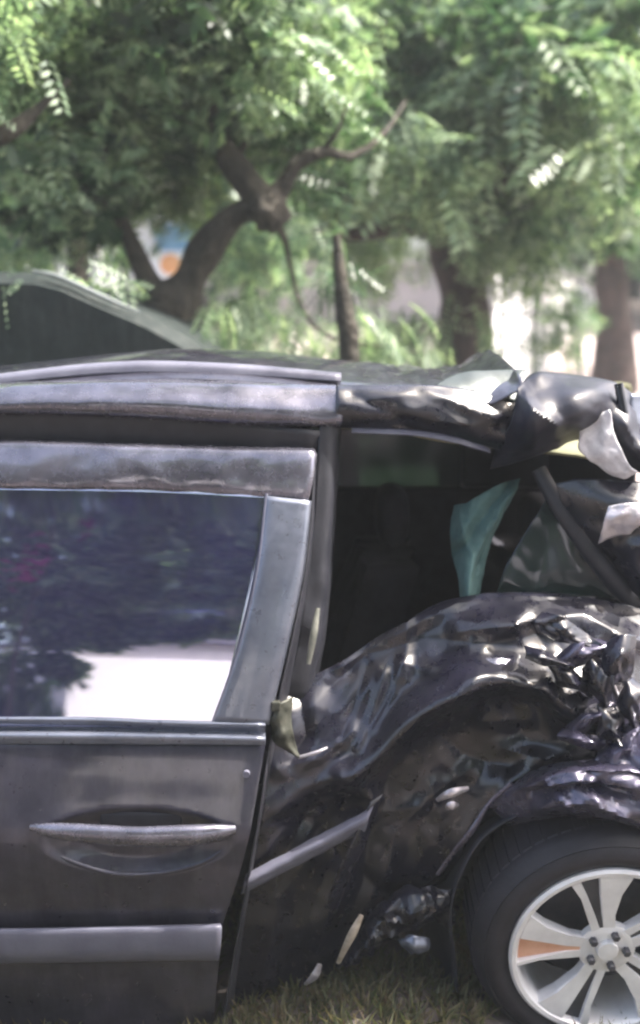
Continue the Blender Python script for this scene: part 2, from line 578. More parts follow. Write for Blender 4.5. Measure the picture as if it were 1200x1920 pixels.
def broad_base():
    """Five broad leaves on a short twig."""
    V, Fc = [], []
    for k in range(5):
        a = -1.3 + 2.6 * k / 4 + 0.15 * math.sin(k * 3)
        L, W = 0.62 + 0.1 * math.cos(k * 2), 0.15
        d = np.array([math.cos(a), math.sin(a), -0.25 + 0.1 * (k % 2)])
        n = np.array([-math.sin(a), math.cos(a), 0.1])
        b = np.array([0.08 * k, 0, 0])
        i = len(V)
        V += [b, b + d * L * .45 - n * W, b + d * L, b + d * L * .45 + n * W]
        Fc.append((i, i + 1, i + 2, i + 3))
    return np.array(V), Fc


SPRIG = sprig_base()
BROAD = broad_base()


def crown_points(blobs, n, clump=1.6, thr=-0.02):
    pts = []
    tot = sum(b[3] * b[4] * b[5] for b in blobs)
    for (cx, cy, cz, rx, ry, rz) in blobs:
        want = int(n * rx * ry * rz / tot)
        got = tries = 0
        while got < want and tries < want * 9:
            tries += 1
            d = RNG.normal(size=3)
            d /= np.linalg.norm(d)
            r = RNG.random() ** 0.42
            p = np.array([cx, cy, cz]) + d * r * np.array([rx, ry, rz])
            if noise.noise(Vector(p * clump)) + 0.35 * noise.noise(Vector(p * clump * 2.7)) < thr:
                continue
            pts.append(p)
            got += 1
    return np.array(pts)


def rot_mats(n, droop, spread):
    az = RNG.uniform(0, 2 * np.pi, n)
    pit = RNG.normal(droop, spread, n)
    rol = RNG.normal(0, 0.6, n)
    ca, sa, cp, sp, c2, s2 = np.cos(az), np.sin(az), np.cos(pit), np.sin(pit), np.cos(rol), np.sin(rol)
    Z = np.zeros(n)
    O = np.ones(n)
    Rz = np.stack([np.stack([ca, -sa, Z], -1), np.stack([sa, ca, Z], -1), np.stack([Z, Z, O], -1)], 1)
    Ry = np.stack([np.stack([cp, Z, -sp], -1), np.stack([Z, O, Z], -1), np.stack([sp, Z, cp], -1)], 1)
    Rx = np.stack([np.stack([O, Z, Z], -1), np.stack([Z, c2, -s2], -1), np.stack([Z, s2, c2], -1)], 1)
    return Rz @ Ry @ Rx


def leaf_mesh(name, pts, size, base, m, parent, droop=-0.5, spread=0.5):
    BV, BF = base
    n = len(pts)
    if n == 0:
        return None
    mats = rot_mats(n, droop, spread)
    sz = size * RNG.uniform(0.65, 1.25, n)
    V = np.einsum('nij,vj->nvi', mats, BV) * sz[:, None, None] + pts[:, None, :]
    V = V.reshape(-1, 3) - root_loc(parent)
    bf = np.array(BF)
    Fc = (bf[None] + (np.arange(n) * len(BV))[:, None, None]).reshape(-1, 4)
    me = bpy.data.meshes.new(name)
    me.vertices.add(len(V))
    me.vertices.foreach_set('co', V.ravel())
    me.loops.add(Fc.size)
    me.loops.foreach_set('vertex_index', Fc.ravel().astype(np.int32))
    me.polygons.add(len(Fc))
    me.polygons.foreach_set('loop_start', np.arange(0, Fc.size, 4, dtype=np.int32))
    me.materials.append(m)
    me.update(calc_edges=True)
    o = bpy.data.objects.new(name, me)
    COL.objects.link(o)
    o.parent = parent
    o['kind'] = 'stuff'
    return o


def PB(px, py, Y, rpx, rpy, ry):
    """A crown lobe measured as a pixel ellipse at distance Y."""
    c = P(px, py, Y)
    s = Y / F
    return (c.x, Y, c.z, rpx * s, ry, rpy * s)


# --- the thick tree right of centre
def trunk_pts(lst, Y):
    return [P(px, py, Y + dy) for (px, py, dy) in lst]


Y1 = 8.2
t1 = thing('thick_tree', 'thick dark trunked tree right of centre behind the crushed roof', 'tree', (P(870, 690, Y1).x, Y1, ground_z(1, Y1)))
s1 = Y1 / F
base = P(868, 700, Y1)
tube('trunk', [(base.x + .06, Y1, -0.1), (base.x, Y1, base.z), P(872, 600, Y1), P(868, 520, Y1), P(862, 440, Y1), P(848, 370, Y1), P(850, 250, Y1 + .2), P(862, 120, Y1 + .3), P(870, -80, Y1 + .4)],
     [62 * s1, 54 * s1, 50 * s1, 50 * s1, 56 * s1, 40 * s1, 20 * s1, 15 * s1, 10 * s1], M['bark_red'], t1, 14, 1, 40, None, 0.25)
tube('limb', trunk_pts([(850, 425, 0), (780, 418, -.1), (720, 428, -.3), (650, 440, -.5), (590, 430, -.8)], Y1), [34 * s1, 26 * s1, 17 * s1, 11 * s1, 5 * s1], M['bark_red'], t1, 10, 1, 20, None, 0.2)
tube('limb', trunk_pts([(850, 380, 0), (800, 330, .1), (760, 250, .4), (700, 190, .6), (640, 150, 1)], Y1), [30 * s1, 20 * s1, 14 * s1, 10 * s1, 5 * s1], M['bark_red'], t1, 10, 1, 20, None, 0.2)
tube('limb', trunk_pts([(880, 410, 0), (930, 340, -.2), (1000, 270, -.4), (1090, 200, -.6)], Y1), [26 * s1, 18 * s1, 13 * s1, 5 * s1], M['bark_red'], t1, 10, 1, 20, None, 0.2)
B1 = [PB(700, 150, Y1, 260, 170, 1.4), PB(980, 200, Y1 - .4, 260, 190, 1.3), PB(860, 20, Y1, 420, 180, 1.6), PB(1100, 330, Y1 + .4, 150, 140, .9), PB(620, 320, Y1 - .2, 110, 110, .7), PB(985, 420, Y1 - .3, 80, 90, .5)]
leaf_mesh('crown', crown_points(B1, 1700, 1.7), 0.34, SPRIG, M['leaf'], t1)
leaf_mesh('dark_foliage', crown_points(B1, 1300, 1.4, .08), 0.26, BROAD, M['leaf_dark'], t1)
leaf_mesh('bright_foliage', crown_points(B1, 1300, 2.2, .12), 0.20, BROAD, M['leaf_pale'], t1)
leaf_mesh('pale_foliage', crown_points([PB(860, 250, Y1 - 1.2, 200, 110, .5), PB(1040, 190, Y1 - 1.3, 150, 130, .5)], 420, 2.2), 0.36, SPRIG, M['leaf_pale'], t1, -0.8)
leaf_mesh('low_foliage', crown_points([PB(1050, 590, 9.0, 60, 70, .2), PB(985, 560, 9.0, 40, 40, .15)], 130, 2.4, -.1), 0.24, SPRIG, M['leaf'], t1, -0.6)
tube('twig', [P(930, 340, Y1 - .2), P(1000, 440, 8.6), P(1050, 520, 8.9), P(1060, 600, 9.0)], [.02, .014, .010, .005], M['bark_red'], t1, 6, 1, 16)
leaf_mesh('drooping_foliage', crown_points([PB(770, 600, Y1 - .5, 90, 80, .3), PB(960, 470, Y1 - .4, 110, 60, .4), PB(700, 470, Y1 + .8, 120, 60, .4), PB(900, 620, Y1 - .9, 30, 60, .15)], 420, 2.4), 0.26, SPRIG, M['leaf_pale'], t1, -0.9)
leaf_mesh('backlit_foliage', crown_points([PB(640, 330, Y1 + .5, 120, 90, .5), PB(950, 60, Y1 + .8, 120, 80, .6), PB(760, 210, Y1 - .4, 200, 100, .4), PB(560, 130, Y1 - .5, 120, 90, .3), PB(1080, 120, Y1 - .6, 110, 90, .3)], 640, 2.0), 0.28, SPRIG, M['leaf_backlit'], t1)

# --- the low tree with U-shaped limbs, left of centre
Y2 = 5.4
s2 = Y2 / F
t2 = thing('curved_tree', 'low tree with U-shaped grey brown limbs left of centre', 'tree', (P(290, 690, Y2).x, Y2, 0))
base = P(296, 680, Y2)
tube('trunk', [(base.x - .1, Y2, -0.05), (base.x - .05, Y2, .8), (base.x, Y2, base.z), P(305, 590, Y2), P(345, 545, Y2), P(385, 470, Y2 - .05), P(440, 405, Y2 - .1), P(500, 385, Y2 - .1)],
     [48 * s2, 42 * s2, 41 * s2, 39 * s2, 34 * s2, 30 * s2, 26 * s2, 28 * s2], M['bark'], t2, 14, 1, 60, None, 0.55)
tube('limb', trunk_pts([(310, 590, 0), (275, 520, .02), (248, 460, .03), (222, 395, .06), (205, 340, .1), (190, 230, .2), (150, 120, .3)], Y2), [34 * s2, 21 * s2, 16 * s2, 14 * s2, 12 * s2, 8 * s2, 4 * s2], M['bark'], t2, 12, 1, 40, None, 0.5)
tube('limb', trunk_pts([(500, 390, -.1), (465, 345, -.1), (430, 295, -.08), (405, 230, 0), (380, 120, .1), (370, 20, .2)], Y2), [36 * s2, 26 * s2, 22 * s2, 13 * s2, 8 * s2, 5 * s2], M['bark'], t2, 12, 1, 30, None, 0.25)
tube('limb', trunk_pts([(495, 395, -.1), (530, 350, -.14), (560, 305, -.16), (610, 285, -.16), (660, 292, -.1), (720, 250, .1), (760, 190, .3)], Y2), [32 * s2, 18 * s2, 13 * s2, 11 * s2, 8 * s2, 6 * s2, 3 * s2], M['bark'], t2, 12, 1, 40, None, 0.5)
tube('twig', trunk_pts([(600, 287, -.16), (630, 250, -.2), (650, 200, -.2)], Y2), [6 * s2, 4 * s2, 2 * s2], M['bark'], t2, 6, 1, 12, None, .3)
tube('twig', trunk_pts([(440, 300, -.08), (470, 250, -.1), (480, 190, -.1)], Y2), [7 * s2, 4 * s2, 2 * s2], M['bark'], t2, 6, 1, 12, None, .3)
tube('twig', trunk_pts([(228, 400, .05), (180, 370, .0), (130, 330, 0)], Y2), [7 * s2, 4 * s2, 2 * s2], M['bark'], t2, 6, 1, 12, None, .3)
ellipsoid('knot', tuple(P(503, 392, Y2 - .14)), (36 * s2, 34 * s2, 38 * s2), M['bark'], t2, 0.4)
B2 = [PB(380, 120, Y2, 260, 140, .7), PB(120, 300, Y2, 170, 150, .6), PB(560, 130, Y2 + .3, 160, 150, .6), PB(330, 330, Y2 + .5, 110, 90, .3), PB(60, 130, Y2 + .3, 150, 140, .6), PB(300, 0, Y2, 320, 120, .9)]
leaf_mesh('crown', crown_points(B2, 1200, 2.4), 0.21, SPRIG, M['leaf_pale'], t2, -0.55)
leaf_mesh('dark_foliage', crown_points(B2, 700, 2.0, .10), 0.17, BROAD, M['leaf_dark'], t2)
leaf_mesh('bright_foliage', crown_points(B2, 1300, 2.6, .10), 0.14, BROAD, M['leaf_pale'], t2)
leaf_mesh('backlit_foliage', crown_points([PB(345, 335, Y2 + .7, 90, 70, .25), PB(170, 130, Y2 + .6, 90, 110, .3), PB(470, 250, Y2 + .5, 70, 60, .2), PB(330, 60, Y2 + .3, 120, 70, .3)], 380, 2.4), 0.17, SPRIG, M['leaf_backlit'], t2)
leaf_mesh('dark_foliage', crown_points([PB(300, 170, Y2 + .9, 300, 170, .4), PB(600, 290, Y2 + .2, 90, 80, .4)], 500, 2.4), 0.22, SPRIG, M['leaf_dark'], t2)

leaf_mesh('drooping_foliage', crown_points([PB(580, 470, Y2 + .8, 80, 70, .3), PB(480, 560, Y2 + .9, 90, 70, .3), PB(110, 440, Y2 + 1.2, 150, 50, .3), PB(420, 440, Y2 + 1.6, 130, 60, .3)], 260, 2.6), 0.19, SPRIG, M['leaf'], t2, -0.9)
leaf_mesh('overhanging_foliage', crown_points([(-1.2, 1.2, 4.6, 1.5, 1.2, .5), (.9, 2.2, 5.0, 1.5, 1.3, .5), (-.4, 3.4, 5.2, 1.8, 1.0, .6), (2.6, 1.6, 5.2, 1.2, 1.2, .6)], 700, 1.2, .0), 0.26, SPRIG, M['leaf'], t2)
tube('limb', [P(380, 120, Y2 + .1), (-1.0, 4.3, 4.6), (-.5, 3, 5.0), (.2, 1.6, 5.1)], [.03, .04, .03, .015], M['bark'], t2, 8, 1, 20)
tube('limb', [(-.5, 3, 5.0), (-.9, 2, 4.8), (-1.4, .8, 4.6)], [.03, .02, .01], M['bark'], t2, 8, 1, 12)
leaf_mesh('low_foliage', crown_points([PB(540, 640, Y2 + .1, 110, 50, .2), PB(740, 650, Y2 + .3, 120, 45, .2), PB(440, 600, Y2 + .3, 70, 60, .2), PB(110, 520, Y2 - .9, 160, 34, .2)], 300, 3.2), 0.15, SPRIG, M['leaf_pale'], t2, -0.9)
# hanging pinnate leaves near the roof, one part each
def frond(name, p0, length, az, pitch, m, parent, pairs=9):
    BV, BF = sprig_base(pairs, 0.075, 0.30)
    ca, sa, cp, sp = math.cos(az), math.sin(az), math.cos(pitch), math.sin(pitch)
    V = []
    for (x, y, z) in BV:
        x, y, z = x * length, y * length, z * length
        z -= 0.5 * x * x / length
        x2, z2 = x * cp - z * sp, x * sp + z * cp
        V.append((p0[0] + x2 * ca - y * sa, p0[1] + x2 * sa + y * ca, p0[2] + z2))
    k = len(V)
    return obj(name, V, BF, m, parent, False)


for i in range(46):
    px = random.choice([random.uniform(470, 660), random.uniform(660, 840), random.uniform(380, 480)])
    py = random.uniform(560, 650)
    yy = Y2 + random.uniform(-.6, .5)
    frond('leaf', P(px, py, yy), random.uniform(.16, .26), random.uniform(0, 6.28), random.uniform(-1.2, -.2), M['leaf_pale'], t2)
tube('limb', trunk_pts([(540, 480, .3), (560, 560, .2), (590, 610, .1), (640, 640, 0), (720, 650, -.1)], Y2), [5 * s2, 4 * s2, 4 * s2, 3 * s2, 2 * s2], M['bark'], t2, 8, 1, 16)
tube('limb', trunk_pts([(500, 400, 0), (530, 440, .2), (540, 480, .3)], Y2), [12 * s2, 7 * s2, 5 * s2], M['bark'], t2, 8, 1, 12)

# --- slender saplings and other trunks
Y3 = 4.85
s3 = Y3 / F
t3 = thing('slender_sapling', 'slender dark sapling standing left of the thick trunk', 'tree', (P(650, 690, Y3).x, Y3, 0))
tube('trunk', [(P(655, 690, Y3).x, Y3, -.05), P(655, 690, Y3), P(648, 600, Y3), P(638, 520, Y3), P(630, 440, Y3)], [24 * s3, 19 * s3, 17 * s3, 14 * s3, 6 * s3], M['bark'], t3, 10, 1, 20, None, .3)
leaf_mesh('crown', crown_points([PB(640, 510, Y3, 45, 70, .25), PB(610, 430, Y3, 60, 60, .25)], 110, 3), 0.12, SPRIG, M['leaf_dark'], t3, -0.8)

Y4 = 12.5
s4 = Y4 / F
t4 = thing('brown_trunk_tree', 'tree with a plain brown trunk at the right edge before the pale ground', 'tree', (P(1150, 690, Y4).x, Y4, ground_z(3, Y4)))
tube('trunk', [(P(1155, 690, Y4).x, Y4, ground_z(3, Y4) - .2), P(1152, 640, Y4), P(1148, 560, Y4), P(1142, 480, Y4), P(1135, 380, Y4), P(1120, 250, Y4)], [44 * s4, 38 * s4, 30 * s4, 27 * s4, 24 * s4, 16 * s4], M['bark_red'], t4, 12, 1, 24, None, .2)
leaf_mesh('crown', crown_points([PB(1130, 280, Y4, 170, 160, 1.6), PB(1250, 380, Y4, 130, 110, 1.2), PB(1030, 350, Y4, 110, 100, 1.0)], 1100, 1.3), 0.42, SPRIG, M['leaf'], t4)

Y5 = 7.0
s5 = Y5 / F
t5 = thing('straight_young_tree', 'straight young tree with a thin upright trunk at top left', 'tree', (P(143, 690, Y5).x, Y5, 0))
tube('trunk', [(P(143, 700, Y5).x, Y5, -.1), P(143, 600, Y5), P(145, 400, Y5), P(142, 200, Y5), P(143, 20, Y5), P(143, -200, Y5)], [19 * s5, 18 * s5, 17 * s5, 16 * s5, 14 * s5, 9 * s5], M['bark'], t5, 10, 1, 24, None, .1)
leaf_mesh('crown', crown_points([PB(140, 20, Y5, 220, 160, .9), PB(10, 380, Y5 + .3, 150, 110, .8), PB(200, 230, Y5 + .4, 120, 130, .7)], 1100, 1.9), 0.26, SPRIG, M['leaf'], t5)
tube('twig', trunk_pts([(62, 112, -.3), (95, 70, -.3), (128, 25, -.3), (160, -30, -.2)], Y5), [5 * s5, 6 * s5, 7 * s5, 8 * s5], M['twig'], t5, 6)

Y6 = 4.6
s6 = Y6 / F
t6 = thing('leaning_branch_tree', 'tree outside the left edge whose dark branch leans into view', 'tree', (P(-420, 690, Y6).x, Y6, 0))
tube('trunk', [(P(-420, 690, Y6).x, Y6, -.1), P(-420, 600, Y6), P(-400, 400, Y6), P(-380, 100, Y6), P(-380, -300, Y6)], [40 * s6, 36 * s6, 30 * s6, 26 * s6, 18 * s6], M['bark'], t6, 10, 1, 24, None, .2)
tube('limb', trunk_pts([(-400, 420, 0), (-200, 330, 0), (-60, 280, 0), (20, 245, 0), (70, 205, .1), (130, 150, .2)], Y6), [24 * s6, 22 * s6, 20 * s6, 17 * s6, 11 * s6, 5 * s6], M['bark'], t6, 10, 1, 24, None, .2)
leaf_mesh('crown', crown_points([PB(-60, 60, Y6, 190, 150, .8), PB(-320, -60, Y6, 320, 200, 1.2), PB(30, 200, Y6 + .5, 80, 60, .3)], 700, 2.4), 0.20, SPRIG, M['leaf_pale'], t6)
# --- far trees, a belt behind everything
FAR = [(-60, 13.5, 1.0, 'leaf'), (150, 15.5, 1.1, 'leaf_dark'), (360, 14.5, 1.0, 'leaf'), (540, 17.5, 1.15, 'leaf_dark'), (700, 20, 1.3, 'leaf'),
       (860, 18.5, 1.2, 'leaf_backlit'), (1010, 23, 1.35, 'leaf'), (1180, 21, 1.3, 'leaf_dark'), (1330, 17, 1.1, 'leaf'), (-240, 15, 1.1, 'leaf_dark'), (470, 26, 1.6, 'leaf'), (950, 29, 1.7, 'leaf_dark'), (1250, 28, 1.7, 'leaf'), (60, 24, 1.6, 'leaf')]
FL = ['bushy mid green tree at the left edge of the far belt', 'dark leafy tree above the dark van', 'mid green tree behind the blue and white board', 'dark green tree in the gap between the two nearer trees',
      'tall mid green tree rising over the pink wall', 'yellow green sunlit tree right behind the thick trunk', 'leafy tree standing over the white wall', 'dark crowned tree behind the brown trunk at right',
      'mid green tree just outside the right edge', 'dark tree just outside the left edge', 'most distant green tree seen between the curved limbs', 'distant dark tree above the white wall railing',
      'distant pale tree high in the right corner', 'distant tree high in the left corner']
for (px, Y, k, mm), lb in zip(FAR, FL):
    gx = P(px, 600, Y).x
    gz = ground_z(gx, Y)
    t = thing('broadleaf_tree', lb, 'tree', (gx, Y, gz), 'trees in the far belt')
    tube('trunk', [(gx, Y, gz - .1), (gx + .05, Y, gz + 1.4 * k), (gx - .08, Y, gz + 3 * k), (gx, Y, gz + 5 * k)], [.17 * k, .14 * k, .11 * k, .05 * k], M['bark'], t, 9, 1, 14, None, .2)
    bl = []
    for j in range(9):
        a = random.uniform(0, 6.28)
        bl.append((gx + math.cos(a) * 1.1 * k, Y + math.sin(a) * .9 * k, gz + (1.5 + 4.3 * ((j * 5) % 9) / 8.0) * k, random.uniform(.8, 1.3) * k, random.uniform(.8, 1.2) * k, random.uniform(.6, 1.0) * k))
    leaf_mesh('crown', crown_points(bl, 2400, 1.1, -.08), 0.40 * k, BROAD, M[mm], t, -0.4)

# low bushes along the foot of the walls
for i, (px, Y, r, lb) in enumerate([(520, 10.5, 1, 'pale low bush under the pink wall, left end'), (640, 11.5, 1.1, 'low bush behind the slender sapling'), (790, 11, 1.1, 'low pale bush left of the thick trunk foot'),
                                    (900, 10.5, .9, 'low bush right of the thick trunk foot'), (400, 11.5, 1.2, 'low bush below the blue and white board')]):
    c = P(px, 640, Y)
    gz = ground_z(c.x, Y)
    t = thing('bush', lb, 'bush', (c.x, Y, gz), 'low bushes below the walls')
    for q in range(3):
        a = q * 2.1
        tube('stem', [(c.x, Y, gz - .05), (c.x + .2 * math.cos(a), Y + .2 * math.sin(a), gz + .7 * r)], [.02, .01], M['bark'], t, 6)
    leaf_mesh('crown', crown_points([(c.x, Y, gz + .55 * r, .55 * r, .5, .55 * r)], 240, 2), .24, SPRIG, M['leaf_pale'] if i % 2 == 0 else M['leaf'], t)

# --- trees across the road, behind the camera (mirrored in the window and paint)
BK = [(-5.0, -8.0, 1.0, 'leafy tree across from the wreck, left, mirrored in the door window'),
      (2.0, -7.2, 1.0, 'tall leafy tree across from the wreck, mirrored high in the paint'),
      (-2.0, -18.5, 1.5, 'big leafy tree behind the white house, mirrored in the door window'),
      (7.0, -6.0, 1.1, 'leafy tree across from the wreck, right, mirrored in the rear panel')]
for i, (x, y, k, lb) in enumerate(BK):
    t = thing('roadside_tree', lb, 'tree', (x, y, 0), 'trees across from the wreck')
    tube('trunk', [(x, y, -.1), (x + .1, y, 2), (x, y, 4.5 * k), (x, y, 8 * k)], [.25 * k, .2 * k, .16 * k, .06], M['bark'], t, 10, 1, 16, None, .2)
    bl = []
    if i == 0:
        bl = [(x + .4, y, 1.6, 1.7, 1.4, 1.6), (x - 1.6, y, 2.4, 1.8, 1.5, 2.0), (x + .6, y, 4.6, 2.4, 1.8, 1.8), (x - 2, y, 4, 2, 1.8, 1.8), (x + 2.6, y + .3, 4.5, 1.6, .8, .8), (x + 4.0, y + .5, 5.0, 1.6, 1.2, .9), (x + 1.2, y + 1.5, 6.6, 1.6, 1.2, 1.0), (x + 3.4, y + .5, 5.6, 2.2, 2, 1.8), (x + 4.0, y + 1.5, 7.4, 2.2, 2, 1.6)]
    else:
        for j in range(7):
            a = j * 2.4
            bl.append((x + math.cos(a) * 1.9 * k, y + math.sin(a) * 1.6 * k, ((2.6 if i == 2 else 4.4) + 3.6 * ((j * 37) % 7) / 6) * k, 1.7 * k, 1.7 * k, 1.25 * k))
    leaf_mesh('crown', crown_points(bl, 4200, .9, -.03), .55, BROAD, M['leaf'], t)
    if i == 0:
        leaf_mesh('drooping_foliage', crown_points([(-3.0, -8.4, 3.0, .7, .4, .65), (-2.3, -8.4, 3.25, .6, .4, .45), (-1.5, -8.4, 3.2, .7, .4, .35), (-3.2, -8.4, 2.1, .35, .4, .6)], 1300, 2.2), .34, BROAD, M['leaf'], t)

for i, (bx_, by_, br) in enumerate([(-2.7, -6.6, .75), (-1.9, -7.2, .6), (-1.2, -6.8, .65)]):
    t = thing('bush', ['low bush across from the wreck under the flowering creeper', 'small low bush across from the wreck before the white house', 'low bush across from the wreck nearest the right tree'][i], 'bush', (bx_, by_, 0), 'low bushes across from the wreck')
    tube('stem', [(bx_, by_, -.05), (bx_ + .1, by_, br * .8)], [.02, .01], M['bark'], t, 6)
    leaf_mesh('crown', crown_points([(bx_, by_, br * .6, br, .5, br * .75)], 420, 2, -.2), .26, BROAD, M['leaf'], t)
fl = thing('reflection_creeper', 'magenta creeper added behind the camera to tint the door window reflection', 'creeper', (-3.3, -6.4, 0))  # unseen creeper, added for a magenta streak in the window reflection
tube('stem', [(-3.3, -6.4, -.05), (-3.4, -6.4, 2), (-3.2, -6.5, 4), (-3.1, -6.5, 6)], [.05, .04, .03, .02], M['bark'], fl, 8, 1, 16, None, .2)
leaf_mesh('blossom', crown_points([(-3.45, -6.3, 4.2, .3, .3, .6), (-3.1, -6.3, 5.0, .35, .3, .6), (-2.6, -6.3, 5.7, .4, .3, .4)], 70, 1.6), .20, BROAD, M['magenta'], fl)
hs = thing('reflector_house', 'white house added behind the camera to brighten the door window reflection', 'house', (-2.6, -13, 0))  # unseen house, added as a bright surface for the window to mirror
ha = R(38)


def hbox(name, u0, u1, w0, w1, z0, z1, m, parent, bev=0.0):
    V, Fc = box_geo((u0, w0, z0), (u1, w1, z1))
    V = [(-2.6 + u * math.cos(ha) + q * math.sin(ha), -13 - u * math.sin(ha) + q * math.cos(ha), z) for u, q, z in V]
    return obj(name, V, Fc, m, parent, False)


hbox('wall', -1.7, 2.4, -4, 0, -.1, 3.6, M['house_white'], hs)
rf = hbox('roof', -1.9, 2.6, -4.3, .35, 3.603, 3.75, M['iron'], hs)
for u in (-1.2, 1.0):
    f_ = hbox('window', u, u + .8, -4.05, -4.003, 1.2, 2.4, M['whitewash'], hs)
    hbox('pane', u + .08, u + .72, -4.06, -4.053, 1.28, 2.32, M['trim'], f_)
# ------------------------------------------------------------------ dark van parked behind
YV = 4.3
vn = thing('parked_van', 'dark green van with a sloping windscreen parked behind the wreck at left', 'van', (P(0, 690, YV).x, YV + .8, 0))
prof = [(-1400, 560), (-1300, 520), (-300, 500), (60, 508), (110, 520), (190, 556), (270, 590), (345, 632), (420, 690), (520, 720), (560, 760)]
pv = [P(a, b, YV) for a, b in prof]
low = 0.35
ring = [(p.x, p.z) for p in pv] + [(pv[-1].x, low), (pv[0].x, low)]
V, Fc = [], []
k = len(ring)
for yy, ins in ((YV + .02, .05), (YV + .12, 0), (YV + 1.5, 0), (YV + 1.6, .05)):
    for (x, z) in ring:
        V.append((x, yy, z - (ins if z > low else 0)))
for a in range(3):
    for i in range(k):
        j = (i + 1) % k
        Fc.append((a * k + i, a * k + j, (a + 1) * k + j, (a + 1) * k + i))
Fc += [tuple(range(k))[::-1], tuple(range(3 * k, 4 * k))]
obj('body', V, Fc, M['van'], vn, False)
wsd = [P(128, 530, YV + .2), P(330, 628, YV + .2)]
obj('windscreen', [(wsd[0].x, YV + .2, wsd[0].z + .012), (wsd[1].x, YV + .2, wsd[1].z + .012), (wsd[1].x, YV + 1.4, wsd[1].z + .012), (wsd[0].x, YV + 1.4, wsd[0].z + .012)], [(0, 1, 2, 3)], M['trim'], vn, False)
tube('edge_highlight', [P(a, b - 2, YV + .05) for a, b in ((60, 509), (110, 521), (190, 557), (262, 588))], [.004, .010, .010, .004], M['van_edge'], vn, 8, 1, 30)  # pale tube standing in for the highlight along the van's top edge
for wx in (-1050, 330):
    c = P(wx, 690, YV)
    V, Fc = [], []
    prof_t = [(.17, 0), (.30, 0), (.32, .03), (.32, .17), (.30, .2), (.17, .2)]
    for i in range(28):
        th = 2 * math.pi * i / 28
        for (r, yy) in prof_t:
            V.append((c.x + r * math.cos(th), YV + yy, .32 + r * math.sin(th)))
    q = len(prof_t)
    Fc = [(i * q + j, i * q + j + 1, ((i + 1) % 28) * q + j + 1, ((i + 1) % 28) * q + j) for i in range(28) for j in range(q - 1)]
    w0 = obj('wheel', V, Fc, M['rubber'], vn)
    V = [(c.x, YV + .02, .32)] + [(c.x + .172 * math.cos(2 * math.pi * i / 28), YV + .04, .32 + .172 * math.sin(2 * math.pi * i / 28)) for i in range(28)]
    obj('hub', V, [(0, 1 + i, 1 + (i + 1) % 28) for i in range(28)], M['iron'], w0)

# ------------------------------------------------------------------ THE WRECKED CAR
YB = 2.30
car = thing('wrecked_car', 'dark grey crossover with a torn open, crushed rear side', 'car', (0.1, YB + .85, 0))

# front door -------------------------------------------------------
edge = [(1390, 497), (1480, 482), (1560, 468), (1640, 447), (1735, 416), (1800, 410), (1920, 398), (1990, 392)]


def xr(py):
    for (a, xa), (b, xb) in zip(edge, edge[1:]):
        if py <= b:
            f = max(0, (py - a) / (b - a))
            return xa + (xb - xa) * f
    return edge[-1][1]


rows = [(1388, .095), (1400, .082), (1440, .068), (1500, .052), (1560, .036), (1600, .034), (1640, .040), (1690, .052), (1740, .066), (1800, .074), (1880, .095), (1990, .14)]
secs = []
for py, d in rows:
    e = xr(py)
    secs.append([(-520, py, YB + d + .04), (-200, py, YB + d + .006), (100, py, YB + d), (e - 120, py, YB + d), (e - 10, py, YB + d + .001), (e - 1, py, YB + d + .006), (e, py, YB + d + .04)])
hc = P(255, 1578, YB + .03)


def handle_bowl(v, a, b):
    ex = (v[0] - hc.x) / .225
    ez = (v[2] - hc.z) / (.088 if v[2] < hc.z else .075)
    q = ex * ex + ez * ez
    if q < 1:
        v[1] += .040 * (1 - q) ** 1.0 if q > .35 else .040 * .65
    v[1] += .004 * noise.noise(Vector((v[0] * 2.2, 3, v[2] * 3)))
    return v


door = loft('front_door', secs, 190, 110, M['paint'], car, th=0, shape=handle_bowl)
# handle
bar = []
for px, py, d, r in ((58, 1552, .032, .008), (90, 1556, .014, .017), (150, 1562, .000, .023), (255, 1568, -.006, .024), (350, 1566, -.004, .025), (405, 1562, .010, .022), (440, 1556, .030, .012)):
    bar.append((P(px, py, YB + d), r))
tube('door_handle', [b[0] for b in bar], [b[1] for b in bar], M['rail'], door, 14, .7, 40)  # lighter rail paint puts the bar's highlight into its colour
a, b = P(188, 1560, YB + .058), P(342, 1522, YB + .058)
box('slot_shade', (a.x, YB + .054, a.z), (b.x, YB + .08, b.z), M['trim'], door, .006)  # black box put in for the shade of the deep slot
tube('handle_rim', [P(x, y, YB + d) for x, y, d in ((95, 1598, .042), (150, 1622, .039), (220, 1640, .041), (300, 1638, .041), (380, 1618, .039), (436, 1582, .040))], [.003, .005, .006, .006, .006, .003], M['paint'], door, 8, .6, 30)
kc = P(462, 1452, YB + .06)
tube('lock_cover', [(kc.x, kc.y + .02, kc.z), (kc.x, kc.y - .003, kc.z)], [.009, .008], M['moulding'], door, 14)
# lower moulding strip
loft('side_moulding', [[(-520, 1745, YB + .09), (0, 1742, YB + .050), (250, 1737, YB + .045), (413, 1733, YB + .045)],
                       [(-520, 1750, YB + .08), (0, 1748, YB + .036), (250, 1744, YB + .030), (416, 1742, YB + .030)],
                       [(-520, 1790, YB + .09), (0, 1788, YB + .040), (250, 1785, YB + .034), (413, 1784, YB + .034)],
                       [(-520, 1806, YB + .10), (0, 1806, YB + .062), (250, 1802, YB + .058), (410, 1800, YB + .058)]], 40, 14, M['moulding'], door, th=.004)
